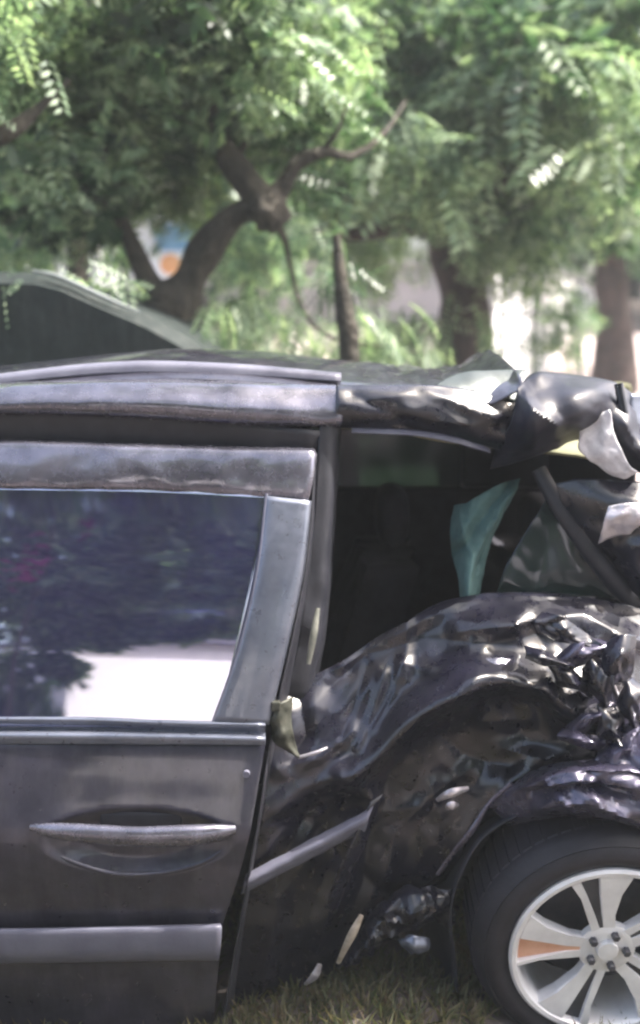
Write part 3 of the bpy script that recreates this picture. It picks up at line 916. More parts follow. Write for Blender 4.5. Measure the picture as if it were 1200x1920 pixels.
# belt strip
loft('belt_strip', [[(-520, 1344, YB + .12), (100, 1344, YB + .105), (300, 1350, YB + .105), (497, 1354, YB + .105)],
                    [(-520, 1350, YB + .11), (100, 1350, YB + .092), (300, 1356, YB + .092), (498, 1360, YB + .092)],
                    [(-520, 1366, YB + .12), (100, 1366, YB + .106), (300, 1370, YB + .106), (498, 1374, YB + .106)],
                    [(-520, 1378, YB + .10), (100, 1378, YB + .078), (300, 1380, YB + .078), (498, 1384, YB + .078)],
                    [(-520, 1396, YB + .11), (100, 1395, YB + .080), (300, 1396, YB + .080), (497, 1397, YB + .080)]], 30, 24, M['pillar'], door, th=.003)
# window pane
loft('window_pane', [[(-430, 908, YB + .255), (0, 908, YB + .245), (300, 914, YB + .245), (512, 925, YB + .245)],
                     [(-470, 1060, YB + .195), (0, 1060, YB + .185), (300, 1062, YB + .185), (486, 1066, YB + .185)],
                     [(-490, 1210, YB + .148), (0, 1210, YB + .138), (300, 1210, YB + .138), (452, 1212, YB + .138)],
                     [(-500, 1362, YB + .108), (0, 1362, YB + .100), (300, 1364, YB + .100), (412, 1366, YB + .100)]], 40, 40, M['glass'], door, th=.004)
# window frame above the pane
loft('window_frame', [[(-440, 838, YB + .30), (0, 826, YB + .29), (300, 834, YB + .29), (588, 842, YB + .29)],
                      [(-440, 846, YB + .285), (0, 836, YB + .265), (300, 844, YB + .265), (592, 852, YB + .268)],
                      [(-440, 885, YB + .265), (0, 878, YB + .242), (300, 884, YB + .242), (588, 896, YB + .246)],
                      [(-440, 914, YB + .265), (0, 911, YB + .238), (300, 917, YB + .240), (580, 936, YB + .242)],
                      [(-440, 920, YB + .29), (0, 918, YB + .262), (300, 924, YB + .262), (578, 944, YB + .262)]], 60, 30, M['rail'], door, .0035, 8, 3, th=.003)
# the pillar cover at the rear edge of the door
loft('pillar_cover', [[(500, 926, YB + .258), (505, 930, YB + .232), (575, 938, YB + .234), (584, 940, YB + .26)],
                      [(484, 1060, YB + .20), (490, 1062, YB + .176), (560, 1066, YB + .178), (570, 1068, YB + .21)],
                      [(448, 1210, YB + .152), (455, 1212, YB + .128), (528, 1216, YB + .130), (538, 1218, YB + .16)],
                      [(398, 1352, YB + .122), (406, 1353, YB + .098), (494, 1358, YB + .099), (503, 1360, YB + .13)]], 16, 40, M['pillar'], door, th=.003)
tube('seal', [P(500, 926, YB + .238), P(484, 1062, YB + .180), P(450, 1212, YB + .132), P(400, 1352, YB + .102)], [.004] * 4, M['moulding'], door, 8, 1, 20)
# inner door skin and end
loft('door_inner', [[(590, 850, YB + .30), (606, 850, YB + .36)], [(572, 1068, YB + .23), (590, 1068, YB + .31)], [(512, 1360, YB + .13), (530, 1360, YB + .22)],
                    [(480, 1560, YB + .08), (490, 1560, YB + .18)], [(405, 1980, YB + .13), (420, 1980, YB + .22)]], 6, 40, M['trim'], door, th=.004)

# roof edge --------------------------------------------------------
loft('seal', [[(-460, 790, YB + .33), (0, 770, YB + .32), (300, 780, YB + .32), (600, 808, YB + .32)], [(-460, 860, YB + .34), (0, 836, YB + .33), (300, 842, YB + .33), (605, 852, YB + .33)]], 30, 6, M['trim'], car, th=.01)
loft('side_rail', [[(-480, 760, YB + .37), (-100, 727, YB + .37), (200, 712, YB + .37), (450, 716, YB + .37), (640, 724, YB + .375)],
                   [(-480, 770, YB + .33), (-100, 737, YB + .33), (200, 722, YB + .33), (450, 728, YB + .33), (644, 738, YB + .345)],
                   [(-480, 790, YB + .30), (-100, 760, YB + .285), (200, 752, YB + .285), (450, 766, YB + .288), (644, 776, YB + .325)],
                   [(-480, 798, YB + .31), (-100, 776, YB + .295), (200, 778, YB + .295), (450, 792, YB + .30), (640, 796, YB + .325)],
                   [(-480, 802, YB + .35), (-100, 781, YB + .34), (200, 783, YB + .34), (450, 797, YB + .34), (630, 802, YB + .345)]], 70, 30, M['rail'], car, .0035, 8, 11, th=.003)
loft('roof_rail', [[(-480, 748, YB + .46), (-100, 713, YB + .46), (200, 680, YB + .46), (420, 682, YB + .46), (640, 700, YB + .46)],
                   [(-480, 750, YB + .43), (-100, 717, YB + .42), (200, 684, YB + .42), (420, 686, YB + .42), (640, 704, YB + .42)],
                   [(-480, 764, YB + .42), (-100, 731, YB + .41), (200, 702, YB + .41), (420, 704, YB + .41), (640, 716, YB + .41)]], 60, 10, M['moulding'], car, th=.004)


def roofpt(px, Y, z):
    return ((px - 600) * YB / F * 1.08, Y, z)


roof_s = []
for Y, z in ((YB + .37, 1.615), (YB + .46, 1.645), (YB + .7, 1.672), (YB + 1.0, 1.68), (YB + 1.3, 1.66), (YB + 1.5, 1.60)):
    row = []
    for px, dz in ((-480, -.09), (-100, -.036), (200, 0), (420, 0), (640, -.028), (800, -.05), (900, -.055), (960, -.04), (1010, -.01)):
        row.append(roofpt(px, Y, z + dz))
    roof_s.append(row)
loft('roof', roof_s, 90, 40, M['paint'], car, pixel=False, th=.003,
     shape=lambda v, a, b: (v + np.array([0, 0, crumple(v, .014, 8, 5)]) if v[0] > .12 else v))

# crushed rear of the roof edge -----------------------------------
loft('rear_roof_rail', [[(630, 723, YB + .376), (740, 722, YB + .37), (850, 726, YB + .39), (970, 752, YB + .42)],
                        [(630, 737, YB + .34), (740, 742, YB + .335), (850, 754, YB + .35), (968, 782, YB + .38)],
                        [(630, 772, YB + .32), (740, 776, YB + .32), (850, 792, YB + .345), (960, 822, YB + .375)],
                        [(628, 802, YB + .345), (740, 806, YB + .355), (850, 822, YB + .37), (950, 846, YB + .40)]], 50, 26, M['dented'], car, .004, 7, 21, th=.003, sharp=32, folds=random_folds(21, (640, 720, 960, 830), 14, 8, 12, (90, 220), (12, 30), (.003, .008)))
loft('roof_flange', [[(660, 802, YB + .345), (760, 806, YB + .35), (850, 818, YB + .36), (920, 842, YB + .38)], [(660, 812, YB + .335), (760, 816, YB + .34), (850, 830, YB + .35), (920, 850, YB + .37)]], 30, 5, M['moulding'], car, .004, 12, 2, th=.003)
loft('roof_flap', [[(815, 722, YB + .40), (860, 700, YB + .46), (930, 694, YB + .50), (985, 692, YB + .52)],
                   [(840, 728, YB + .39), (880, 716, YB + .42), (930, 712, YB + .46), (978, 708, YB + .48)],
                   [(870, 738, YB + .385), (900, 742, YB + .39), (930, 748, YB + .40), (966, 752, YB + .41)]], 24, 16, M['flap'], car, .006, 10, 8, th=.002, sharp=40)
# crumpled lump at the top right
loft('crumpled_pillar_top', [[(960, 730, YB + .42), (1000, 700, YB + .44), (1060, 700, YB + .46), (1140, 716, YB + .48), (1180, 740, YB + .5)],
                             [(955, 790, YB + .36), (1000, 760, YB + .30), (1070, 752, YB + .30), (1140, 760, YB + .36), (1190, 790, YB + .42)],
                             [(930, 850, YB + .40), (985, 830, YB + .32), (1040, 812, YB + .30), (1110, 800, YB + .36), (1196, 850, YB + .4)],
                             [(920, 880, YB + .46), (985, 862, YB + .40), (1040, 842, YB + .40), (1100, 826, YB + .42), (1200, 890, YB + .46)]], 50, 40, M['crumple'], car, .012, 5, 31, th=.002, sharp=30, folds=random_folds(31, (920, 700, 1190, 880), 16, 60, 50, (70, 180), (24, 60), (.008, .022)))
# crazed white glass pane hanging at the right
loft('broken_rear_glass', [[(1088, 800, YB + .36), (1110, 782, YB + .35), (1140, 768, YB + .34)],
                           [(1084, 840, YB + .34), (1120, 830, YB + .33), (1158, 826, YB + .32)],
                           [(1120, 872, YB + .34), (1150, 880, YB + .33), (1180, 872, YB + .32)],
                           [(1150, 892, YB + .35), (1172, 896, YB + .34), (1194, 886, YB + .33)]], 20, 24, M['crazed'], car, .010, 14, 4, th=.004)
tube('broken_trim', [P(1160, 720, YB + .38), P(1172, 790, YB + .36), P(1178, 850, YB + .37)], [.012, .012, .010], M['dented'], car, 8, 1, 14)
loft('tail_lamp_glass', [[(1182, 740, YB + .42), (1260, 735, YB + .5)], [(1182, 810, YB + .40), (1262, 810, YB + .48)], [(1182, 886, YB + .42), (1260, 890, YB + .5)]], 10, 20, M['pillar'], car, .008, 12, 9, th=.003)
# diagonal rear pillar
tube('rear_pillar', [P(1010, 880, YB + .44), P(1045, 945, YB + .40), P(1090, 1010, YB + .38), P(1140, 1075, YB + .37), P(1200, 1140, YB + .37), P(1290, 1230, YB + .37)], [.020, .022, .024, .026, .028, .03], M['trim'], car, 10, .7, 40)
# quarter window and panels to the right of it
loft('quarter_window', [[(1030, 930, YB + .45), (1036, 932, YB + .45), (1042, 940, YB + .44), (1048, 950, YB + .43)],
                        [(985, 1000, YB + .44), (1020, 1005, YB + .43), (1060, 1010, YB + .42), (1086, 1012, YB + .41)],
                        [(950, 1060, YB + .43), (1000, 1066, YB + .42), (1070, 1070, YB + .41), (1128, 1072, YB + .40)],
                        [(930, 1120, YB + .42), (1000, 1116, YB + .41), (1080, 1118, YB + .40), (1170, 1124, YB + .39)]], 30, 30, M['greenglass'], car, .008, 5, 6, th=.004)
loft('torn_quarter_sheet', [[(1042, 905, YB + .40), (1090, 896, YB + .37), (1150, 900, YB + .36), (1260, 905, YB + .40)],
                            [(1060, 950, YB + .38), (1110, 945, YB + .33), (1170, 945, YB + .30), (1260, 950, YB + .34)],
                            [(1100, 1005, YB + .38), (1140, 1010, YB + .34), (1190, 1010, YB + .31), (1270, 1010, YB + .34)],
                            [(1150, 1070, YB + .38), (1180, 1075, YB + .35), (1220, 1085, YB + .33), (1280, 1090, YB + .36)],
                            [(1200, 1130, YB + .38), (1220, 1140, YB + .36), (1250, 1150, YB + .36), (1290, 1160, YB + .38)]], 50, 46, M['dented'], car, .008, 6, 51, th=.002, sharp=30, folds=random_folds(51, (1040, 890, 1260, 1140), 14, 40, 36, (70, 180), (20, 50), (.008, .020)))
loft('highlight_sheet', [[(1140, 948, YB + .29), (1180, 942, YB + .28), (1215, 945, YB + .28)], [(1130, 985, YB + .29), (1165, 972, YB + .275), (1210, 975, YB + .27)], [(1122, 1018, YB + .31), (1150, 1006, YB + .30), (1182, 1000, YB + .29)]], 16, 14, M['bare'], car, .008, 16, 61, th=.002)  # pale sheet standing in for white highlights on the crumpled panel

# crushed rear door -------------------------------------------------
dz = [
    [(505, 1318, .20), (560, 1282, .24), (640, 1240, .27), (760, 1164, .30), (850, 1122, .32), (1000, 1108, .34), (1150, 1128, .34), (1300, 1170, .36)],
    [(512, 1365, .17), (580, 1330, .20), (670, 1284, .22), (770, 1215, .25), (880, 1162, .25), (1020, 1150, .25), (1160, 1180, .26), (1300, 1215, .30)],
    [(505, 1430, .15), (590, 1400, .17), (690, 1350, .19), (775, 1282, .20), (890, 1225, .19), (1030, 1218, .19), (1140, 1250, .20), (1300, 1280, .26)],
    [(492, 1520, .13), (590, 1480, .15), (690, 1428, .13), (772, 1348, .11), (880, 1284, .10), (1005, 1284, .10), (1085, 1336, .12), (1300, 1370, .2)],
    [(486, 1560, .14), (590, 1522, .18), (700, 1462, .19), (786, 1384, .20), (890, 1318, .20), (1000, 1315, .20), (1076, 1362, .18), (1300, 1400, .22)],
    [(468, 1640, .14), (580, 1610, .18), (700, 1540, .22), (800, 1468, .23), (890, 1400, .24), (985, 1385, .23), (1070, 1400, .20), (1300, 1430, .22)],
    [(452, 1730, .16), (560, 1690, .19), (670, 1630, .22), (780, 1562, .23), (860, 1510, .23), (930, 1476, .20), (1020, 1450, .18), (1300, 1450, .2)],
    [(430, 1850, .19), (540, 1800, .22), (640, 1735, .24), (740, 1665, .25), (810, 1640, .24), (866, 1590, .22), (930, 1510, .21), (1300, 1470, .22)],
    [(415, 1985, .26), (520, 1930, .28), (610, 1850, .29), (690, 1740, .30), (760, 1690, .29), (850, 1640, .27), (940, 1530, .26), (1300, 1490, .26)],
]
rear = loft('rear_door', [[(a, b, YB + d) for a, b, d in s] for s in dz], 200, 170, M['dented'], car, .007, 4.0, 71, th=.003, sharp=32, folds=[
    ([(675, 1445), (735, 1395), (790, 1335), (855, 1295), (935, 1276), (1010, 1286), (1070, 1326), (1112, 1388)], 30, .016),
    ([(640, 1250), (770, 1172), (860, 1128), (1000, 1112), (1190, 1128)], 26, .016),
    ([(860, 1180), (980, 1160), (1090, 1150), (1180, 1200)], 34, .022),
    ([(620, 1290), (690, 1230), (800, 1200), (920, 1205)], 50, -.020),
    ([(720, 1260), (700, 1330), (672, 1400)], 16, .010), ([(690, 1250), (660, 1330), (640, 1380)], 14, -.008), ([(752, 1240), (738, 1300), (700, 1370)], 14, .008),
    ([(520, 1440), (600, 1420), (660, 1370)], 30, .014), ([(560, 1300), (575, 1380), (545, 1430)], 26, -.014),
    ([(700, 1490), (668, 1560), (630, 1660), (590, 1780)], 30, .020), ([(640, 1450), (700, 1500)], 26, .016),
    ([(740, 1440), (700, 1530), (680, 1660), (640, 1750)], 40, -.016),
    ([(880, 1440), (800, 1490), (740, 1560), (720, 1640)], 30, .014), ([(960, 1440), (880, 1420), (830, 1380)], 36, -.014),
    ([(940, 1400), (1020, 1420), (1080, 1400)], 26, .014), ([(870, 1320), (900, 1350), (990, 1345)], 28, .010),
    ([(480, 1720), (560, 1740), (620, 1700)], 40, .010), ([(500, 1560), (520, 1700), (490, 1860)], 36, .010)]
    + random_folds(5, (520, 1130, 1180, 1300), 16, 150, 34, wd=(18, 60), h=(.004, .011)) + random_folds(6, (480, 1400, 960, 1760), 16, 125, 30, wd=(16, 50), h=(.002, .007)) + random_folds(9, (960, 1130, 1190, 1280), 6, 25, 40, (60, 140), (16, 40), (.006, .013)))
loft('side_moulding', [[(462, 1640, YB + .105), (540, 1598, YB + .12), (620, 1556, YB + .125), (700, 1512, YB + .13)],
                       [(458, 1658, YB + .085), (536, 1618, YB + .098), (616, 1574, YB + .10), (692, 1532, YB + .11)],
                       [(452, 1676, YB + .10), (532, 1636, YB + .115), (612, 1594, YB + .12), (684, 1556, YB + .13)]], 30, 10, M['moulding'], rear, .006, 10, 12, th=.004)
loft('buckled_strip', [[(694, 1505, YB + .13), (716, 1490, YB + .15)], [(662, 1575, YB + .11), (686, 1580, YB + .14)], [(632, 1640, YB + .12), (652, 1655, YB + .15)], [(612, 1700, YB + .14), (628, 1712, YB + .17)]], 8, 30, M['dented'], rear, .008, 12, 14, th=.004)
loft('latch_plate', [[(506, 1330, YB + .13), (520, 1318, YB + .12), (550, 1306, YB + .14)], [(508, 1360, YB + .12), (524, 1350, YB + .11), (546, 1344, YB + .13)],
                     [(515, 1390, YB + .125), (534, 1392, YB + .11), (556, 1400, YB + .13)], [(540, 1412, YB + .13), (552, 1416, YB + .12), (564, 1420, YB + .13)]], 14, 20, M['latch'], rear, .008, 18, 15, th=.004)
box('latch', *[tuple(v) for v in ((P(508, 1340, YB + .10).x, YB + .105, P(508, 1336, YB + .1).z), (P(526, 1322, YB + .1).x, YB + .125, P(540, 1318, YB + .1).z))], M['latch'], rear, .004)
tube('handle_rod', [P(560, 1420, YB + .13), P(590, 1412, YB + .12), P(614, 1402, YB + .13)], [.004, .005, .003], M['bare'], rear, 8, 1, 10)
for (p0, p1) in (((800, 1500), (872, 1478)), ((820, 1516), (852, 1510))):
    tube('torn_bracket', [P(p0[0] + 20, p0[1], YB + .17), P((p0[0] + p1[0]) / 2 + 10, (p0[1] + p1[1]) / 2 - 2, YB + .15), P(p1[0] + 6, p1[1], YB + .17)], [.006, .012, .006], M['bare'], rear, 8, .6, 10)
# body pillar post between the doors
loft('centre_pillar', [[(600, 780, YB + .33), (628, 780, YB + .34), (640, 780, YB + .40)], [(584, 1000, YB + .28), (616, 1000, YB + .29), (626, 1000, YB + .36)],
                       [(560, 1180, YB + .24), (600, 1180, YB + .25), (612, 1180, YB + .32)], [(530, 1310, YB + .22), (575, 1310, YB + .23), (585, 1310, YB + .30)]], 12, 30, M['trim'], car, .006, 8, 3, th=.004)
tube('belt_webbing', [P(596, 1140, YB + .22), P(588, 1190, YB + .20), P(578, 1245, YB + .19)], [.005, .009, .006], M['webbing'], car, 8, .4, 14)

# rear fender, arch lip -------------------------------------------------
loft('rear_fender', [[(a, b, YB + d) for a, b, d in s] for s in
          [[(920, 1500, .22), (960, 1468, .17), (1025, 1436, .13), (1110, 1424, .11), (1200, 1424, .11), (1330, 1440, .12)],
           [(918, 1512, .20), (965, 1482, .12), (1028, 1452, .06), (1110, 1440, .035), (1200, 1442, .035), (1330, 1462, .05)],
           [(930, 1524, .19), (985, 1500, .11), (1040, 1478, .04), (1115, 1470, .01), (1200, 1482, .01), (1330, 1510, .02)],
           [(950, 1545, .20), (1000, 1528, .12), (1050, 1518, .05), (1120, 1522, .025), (1200, 1545, .025), (1330, 1590, .03)],
           [(960, 1560, .26), (1005, 1545, .20), (1055, 1532, .12), (1120, 1536, .10), (1200, 1558, .10), (1330, 1604, .1)]]], 90, 50, M['fender'], car, .003, 8, 81, th=.002, sharp=32, folds=[([(960, 1476), (1050, 1446), (1160, 1440), (1300, 1460)], 12, .014), ([(1010, 1510), (1100, 1500), (1170, 1530)], 16, .020), ([(1000, 1486), (1080, 1474), (1180, 1490)], 14, -.022)] + random_folds(81, (950, 1430, 1250, 1540), 16, 12, 16, (60, 160), (8, 22), (.006, .016)))
loft('fender_sheet', [[(1120, 1395, YB + .2), (1150, 1360, YB + .16), (1200, 1330, YB + .14), (1330, 1330, YB + .16)], [(1110, 1420, YB + .12), (1150, 1400, YB + .08), (1200, 1390, YB + .06), (1330, 1400, YB + .08)], [(1118, 1436, YB + .09), (1150, 1440, YB + .06), (1200, 1446, YB + .05), (1330, 1460, YB + .06)]], 30, 20, M['fender'], car, .004, 12, 91, th=.002, sharp=30, folds=random_folds(91, (1110, 1330, 1260, 1450), 10, 110, 30, (50, 120), (12, 28), (.010, .024)))
tube('arch_lip', [P(960, 1470, YB + .15), P(918, 1506, YB + .17), P(886, 1556, YB + .17), P(856, 1592, YB + .18), P(820, 1640, YB + .19)], [.007, .006, .009, .007, .004], M['fender'], car, 8, .6, 26, None, .6)
# mangled bits at right
SH = [(1060, 1190, 120, 46, 25), (1100, 1225, 110, 50, -15), (1070, 1275, 100, 40, 38), (1130, 1290, 110, 54, 70), (1110, 1345, 90, 40, -35),
      (1160, 1240, 100, 60, 105), (1150, 1370, 100, 50, 60), (1090, 1385, 80, 30, 10), (1185, 1320, 90, 60, 80), (1030, 1235, 90, 22, 14)]
for i, (px, py, ln_, wd_, an) in enumerate(SH):
    ca, sa = math.cos(R(an)), math.sin(R(an))

    def q(u, v, d):
        return (px + u * ln_ * .5 * ca - v * wd_ * .5 * sa, py + u * ln_ * .5 * sa + v * wd_ * .5 * ca, YB + .115 + d - .004 * i)
    rr = random.Random(300 + i)
    j_ = lambda a: rr.uniform(-a, a)
    loft('folded_sheet', [[q(-1 + j_(.2), -.7 + j_(.5), .03), q(-.3, -1 + j_(.3), -.01), q(.4, -.8 + j_(.4), .02), q(1 + j_(.2), -.5 + j_(.5), .0)],
                          [q(-1.1 + j_(.2), .1, .0), q(-.3, .0, -.03), q(.4, .1, -.025), q(1.1 + j_(.2), .1, .01)],
                          [q(-.8 + j_(.3), .7 + j_(.4), .02), q(-.2, 1 + j_(.3), .0), q(.4, .7 + j_(.4), .01), q(.9 + j_(.3), .6 + j_(.4), .03)]], 34, 24,
         M['fender' if i % 3 == 1 else 'dented'], car, .003, 14, i * 2.3, th=.0015, sharp=22,
         folds=random_folds(400 + i, (px - ln_ * .5, py - wd_ * .6, px + ln_ * .5, py + wd_ * .6), 7, an, 35, (40, 110), (6, 16), (.008, .018)))
for i in range(2):
    px, py = random.uniform(1040, 1190), random.uniform(1180, 1330)
    a = [P(px + random.uniform(-20, 20) + 22 * q, py + 40 * q + random.uniform(-14, 14), YB + random.uniform(.06, .13)) for q in range(4)]
    tube('torn_wire', a, [.003, .004, .004, .002], M[random.choice(['trim', 'bare', 'moulding'])], car, 6, 1, 18)
loft('torn_strip', [[(885, 1240, YB + .16), (930, 1232, YB + .15), (990, 1248, YB + .15), (1060, 1275, YB + .15)], [(890, 1250, YB + .15), (935, 1246, YB + .13), (990, 1262, YB + .13), (1056, 1290, YB + .14)]], 24, 6, M['rail'], car, .012, 20, 33, th=.003)
# torn sill end
loft('torn_sill', [[(a, b, YB + d) for a, b, d in s] for s in
          [[(640, 1800, .25), (670, 1750, .22), (720, 1690, .19), (790, 1660, .18), (850, 1668, .2)], [(648, 1806, .22), (690, 1760, .17), (730, 1712, .14), (800, 1690, .14), (850, 1700, .18)],
           [(665, 1800, .24), (705, 1780, .2), (750, 1760, .18), (810, 1730, .18), (850, 1730, .22)]]], 50, 24, M['dented'], car, .026, 16, 44, th=.003, sharp=35)
tube('splintered_strip', [P(678, 1716, YB + .12), P(662, 1748, YB + .12), P(648, 1776, YB + .13), P(634, 1806, YB + .14)], [.006, .012, .009, .005], M['beige'], car, 6, .5, 16, None, .5)
tube('splintered_strip', [P(600, 1808, YB + .17), P(590, 1830, YB + .17), P(572, 1846, YB + .18)], [.005, .009, .004], M['bare'], car, 6, .5, 10, None, .5)
loft('plastic_scrap', [[(748, 1764, YB + .13), (775, 1752, YB + .11), (804, 1756, YB + .13)], [(756, 1776, YB + .12), (778, 1772, YB + .10), (806, 1772, YB + .12)], [(770, 1788, YB + .13), (786, 1786, YB + .11), (802, 1784, YB + .13)]], 10, 8, M['pillar'], car, .01, 30, 4, th=.003)

# interior ------------------------------------------------------------
IX0, IX1 = -1.15, .78
iy1 = YB + 1.42
loft('headliner', [[(IX0, YB + .40, 1.50), (0, YB + .40, 1.50), (.35, YB + .41, 1.46), (IX1, YB + .46, 1.40)], [(IX0, YB + .8, 1.56), (0, YB + .8, 1.56), (.35, YB + .8, 1.50), (IX1, YB + .8, 1.42)], [(IX0, iy1, 1.48), (0, iy1, 1.48), (.35, iy1, 1.42), (IX1, iy1, 1.36)]], 24, 16, M['headliner'], car, .015, 4, 5, pixel=False, th=.006)
box('far_door_panel', (IX0, iy1, .28), (-.10, iy1 + .09, 1.0), M['fabric'], car, .015)
box('far_door_panel', (-.095, iy1 + .005, .28), (IX1 + .3, iy1 + .095, 1.19), M['fabric'], car, .015)
box('far_pillar', (-.16, iy1 + .012, 1.002), (-.03, iy1 + .085, 1.46), M['trim'], car, .015)
box('far_pillar', (.50, iy1 + .012, 1.192), (IX1 + .3, iy1 + .085, 1.44), M['trim'], car, .015)
box('far_roof_rail', (IX0, iy1 - .02, 1.45), (IX1 + .3, iy1 + .09, 1.56), M['headliner'], car, .015)
box('far_window_pane', (IX0, iy1 + .045, 1.0), (-.16, iy1 + .050, 1.45), M['greenglass'], car)
box('far_window_pane', (-.03, iy1 + .045, 1.19), (.50, iy1 + .050, 1.45), M['greenglass'], car)
box('floor_pan', (IX0 - .1, YB + .36, .26), (IX1 - .26, iy1 + .1, .29), M['trim'], car, .01)
box('rear_bulkhead', (IX1 + .02, YB + .5, .3), (IX1 + .06, iy1, 1.38), M['trim'], car, .01)
box('front_bulkhead', (IX0 - .06, YB + .12, .29), (IX0 - .02, iy1, 1.3), M['trim'], car, .01)


def seat(name, cx, cy, wid, m, tilt=.18, z0=.42):
    root = None
    V, Fc = [], []
    nu, nv = 16, 12
    for i in range(nu):
        for j in range(nv):
            a = -1 + 2 * i / (nu - 1)
            h = j / (nv - 1)
            bul = .05 * (1 - a ** 4) * math.sin(math.pi * min(1, h * 1.1)) + .012 * math.cos(9 * a)
            V.append((cx + tilt * h - bul - .05, cy + a * wid, z0 + .62 * h + .02 * (1 - a * a) * h))
    for i in range(nu - 1):
        for j in range(nv - 1):
            Fc.append((i * nv + j, i * nv + j + 1, (i + 1) * nv + j + 1, (i + 1) * nv + j))
    n0 = len(V)
    V2 = [(x + .13 + .03, y, z) for x, y, z in V]
    V += V2
    Fc += [tuple(q + n0 for q in reversed(f)) for f in Fc]
    for i in range(nu - 1):
        for j in (0, nv - 1):
            a, b = i * nv + j, (i + 1) * nv + j
            Fc.append((a, b, b + n0, a + n0))
    for j in range(nv - 1):
        for i in (0, nu - 1):
            a, b = i * nv + j, i * nv + j + 1
            Fc.append((a, b, b + n0, a + n0))
    back = obj(name, V, Fc, m, car)
    ellipsoid('headrest', (cx + tilt + .05, cy, z0 + .74), (.055, wid * .55, .095), m, back, 0, 18, 10, .7)
    ellipsoid('cushion', (cx - .27, cy, z0 - .02), (.28, wid * 1.02, .09), m, back, 0, 18, 10, .6)
    return back


seat('front_seat', -.52, YB + .46, .24, M['bluefab'])
seat('front_seat', .0, YB + 1.08, .25, M['fabric'])
seat('rear_seat', .50, YB + .80, .55, M['fabric'], .12)

# loose things inside ---------------------------------------------------
tc = loft('teal_cloth', [[(852, 948, YB + .50), (890, 935, YB + .47), (940, 905, YB + .48), (962, 900, YB + .50), (975, 896, YB + .52)],
                         [(846, 995, YB + .47), (876, 990, YB + .43), (915, 975, YB + .46), (938, 955, YB + .46), (955, 940, YB + .50)],
                         [(852, 1050, YB + .44), (872, 1050, YB + .40), (896, 1040, YB + .44), (914, 1020, YB + .44), (930, 1000, YB + .48)],
                         [(862, 1095, YB + .40), (872, 1092, YB + .37), (886, 1090, YB + .39), (898, 1078, YB + .40), (910, 1060, YB + .44)],
                         [(864, 1136, YB + .38), (872, 1140, YB + .36), (882, 1140, YB + .37), (890, 1132, YB + .38), (898, 1120, YB + .41)]], 60, 60, M['teal'], None, .014, 9, 13, th=.003,
          folds=[([(1000, 880), (930, 950), (880, 1060), (872, 1140)], 26, .03), ([(960, 900), (900, 980), (860, 1040)], 18, -.025), ([(980, 920), (930, 1000), (900, 1060)], 18, -.025), ([(860, 960), (880, 1040), (880, 1120)], 14, .018)])
tag(tc, 'crumpled teal cloth hanging inside the torn open rear of the car', 'cloth')

# wheel -------------------------------------------------------------------
WC = P(1140, 1786, YB + .07)
CAM = R(9)
cc, sc_ = math.cos(CAM), math.sin(CAM)


def wv(x, y, z):
    """wheel space (y out towards the viewer is negative) to world, leaning out at the top"""
    y2, z2 = y * cc - z * sc_, y * sc_ + z * cc
    return (WC.x + x, WC.y + y2, WC.z + z2)


def lathe(name, prof, m, parent, seg=72, sharp=40, mod=None):
    V, q = [], len(prof)
    for i in range(seg):
        th = 2 * math.pi * i / seg
        for (r, y) in prof:
            V.append(wv(r * math.cos(th), y, r * math.sin(th)))
    Fc = [(i * q + j, i * q + j + 1, ((i + 1) % seg) * q + j + 1, ((i + 1) % seg) * q + j) for i in range(seg) for j in range(q - 1)]
    return obj(name, V, Fc, m, parent, True, sharp)


RR, RT = .240, .325
tyre = lathe('rear_wheel', [(RR - .012, .20), (.29, .215), (RT - .01, .20), (RT, .17), (RT, .05), (RT - .006, .028), (.306, .014), (.300, .004), (.297, .006), (.290, .000), (.275, -.006), (.262, -.006), (.252, .000), (RR - .003, .010), (RR - .012, .03)], M['rubber'], car, 96, 50)
for i in range(60):
    a0 = 2 * math.pi * i / 60
    V = []
    for (r_, y_) in ((RT - .006, .045), (RT + .003, .055), (RT + .003, .19), (RT - .006, .20)):
        for da in (0, .075):
            V.append(wv(r_ * math.cos(a0 + da), y_, r_ * math.sin(a0 + da)))
    obj('tread_block', V, [(0, 1, 3, 2), (2, 3, 5, 4), (4, 5, 7, 6), (0, 2, 4, 6), (1, 7, 5, 3)], M['rubber'], tyre, False)
lathe('rim', [(RR, .008), (RR + .001, -.002), (RR - .006, -.008), (RR - .016, -.006), (RR - .022, .004), (RR - .026, .03), (RR - .03, .18)], M['alloy'], tyre, 96, 40)
lathe('brake_disc', [(.16, .10), (.155, .092), (.03, .092)], M['alloy_dark'], tyre, 48)
lathe('wheel_back', [(RR - .03, .17), (.0, .16)], M['trim'], tyre, 48)


def prism(name, poly, y0f, y1, m, parent, inset=.004):
    """A bevelled bar from an outline in the wheel plane; y0f(r) is the height of its face."""
    n = len(poly)
    cx = sum(p[0] for p in poly) / n
    cz = sum(p[1] for p in poly) / n
    V = []
    for lev in range(3):
        for (x, z) in poly:
            r = math.hypot(x, z)
            d = math.hypot(x - cx, z - cz) + 1e-6
            k = 1 - (inset / d if lev == 0 else 0)
            xx, zz = cx + (x - cx) * k, cz + (z - cz) * k
            yy = y0f(r) + (0 if lev == 0 else .005) if lev < 2 else y1
            V.append(wv(xx, yy, zz))
    Fc = [tuple(range(n))]
    for lev in range(2):
        for i in range(n):
            j = (i + 1) % n
            Fc.append((lev * n + i, lev * n + j, (lev + 1) * n + j, (lev + 1) * n + i))
    Fc.append(tuple(2 * n + i for i in reversed(range(n))))
    return obj(name, V, Fc, m, parent, False)


face = lambda r: -.004 + .020 * max(0, 1 - r / RR)


def pol(r, deg):
    return (r * math.cos(R(deg)), r * math.sin(R(deg)))


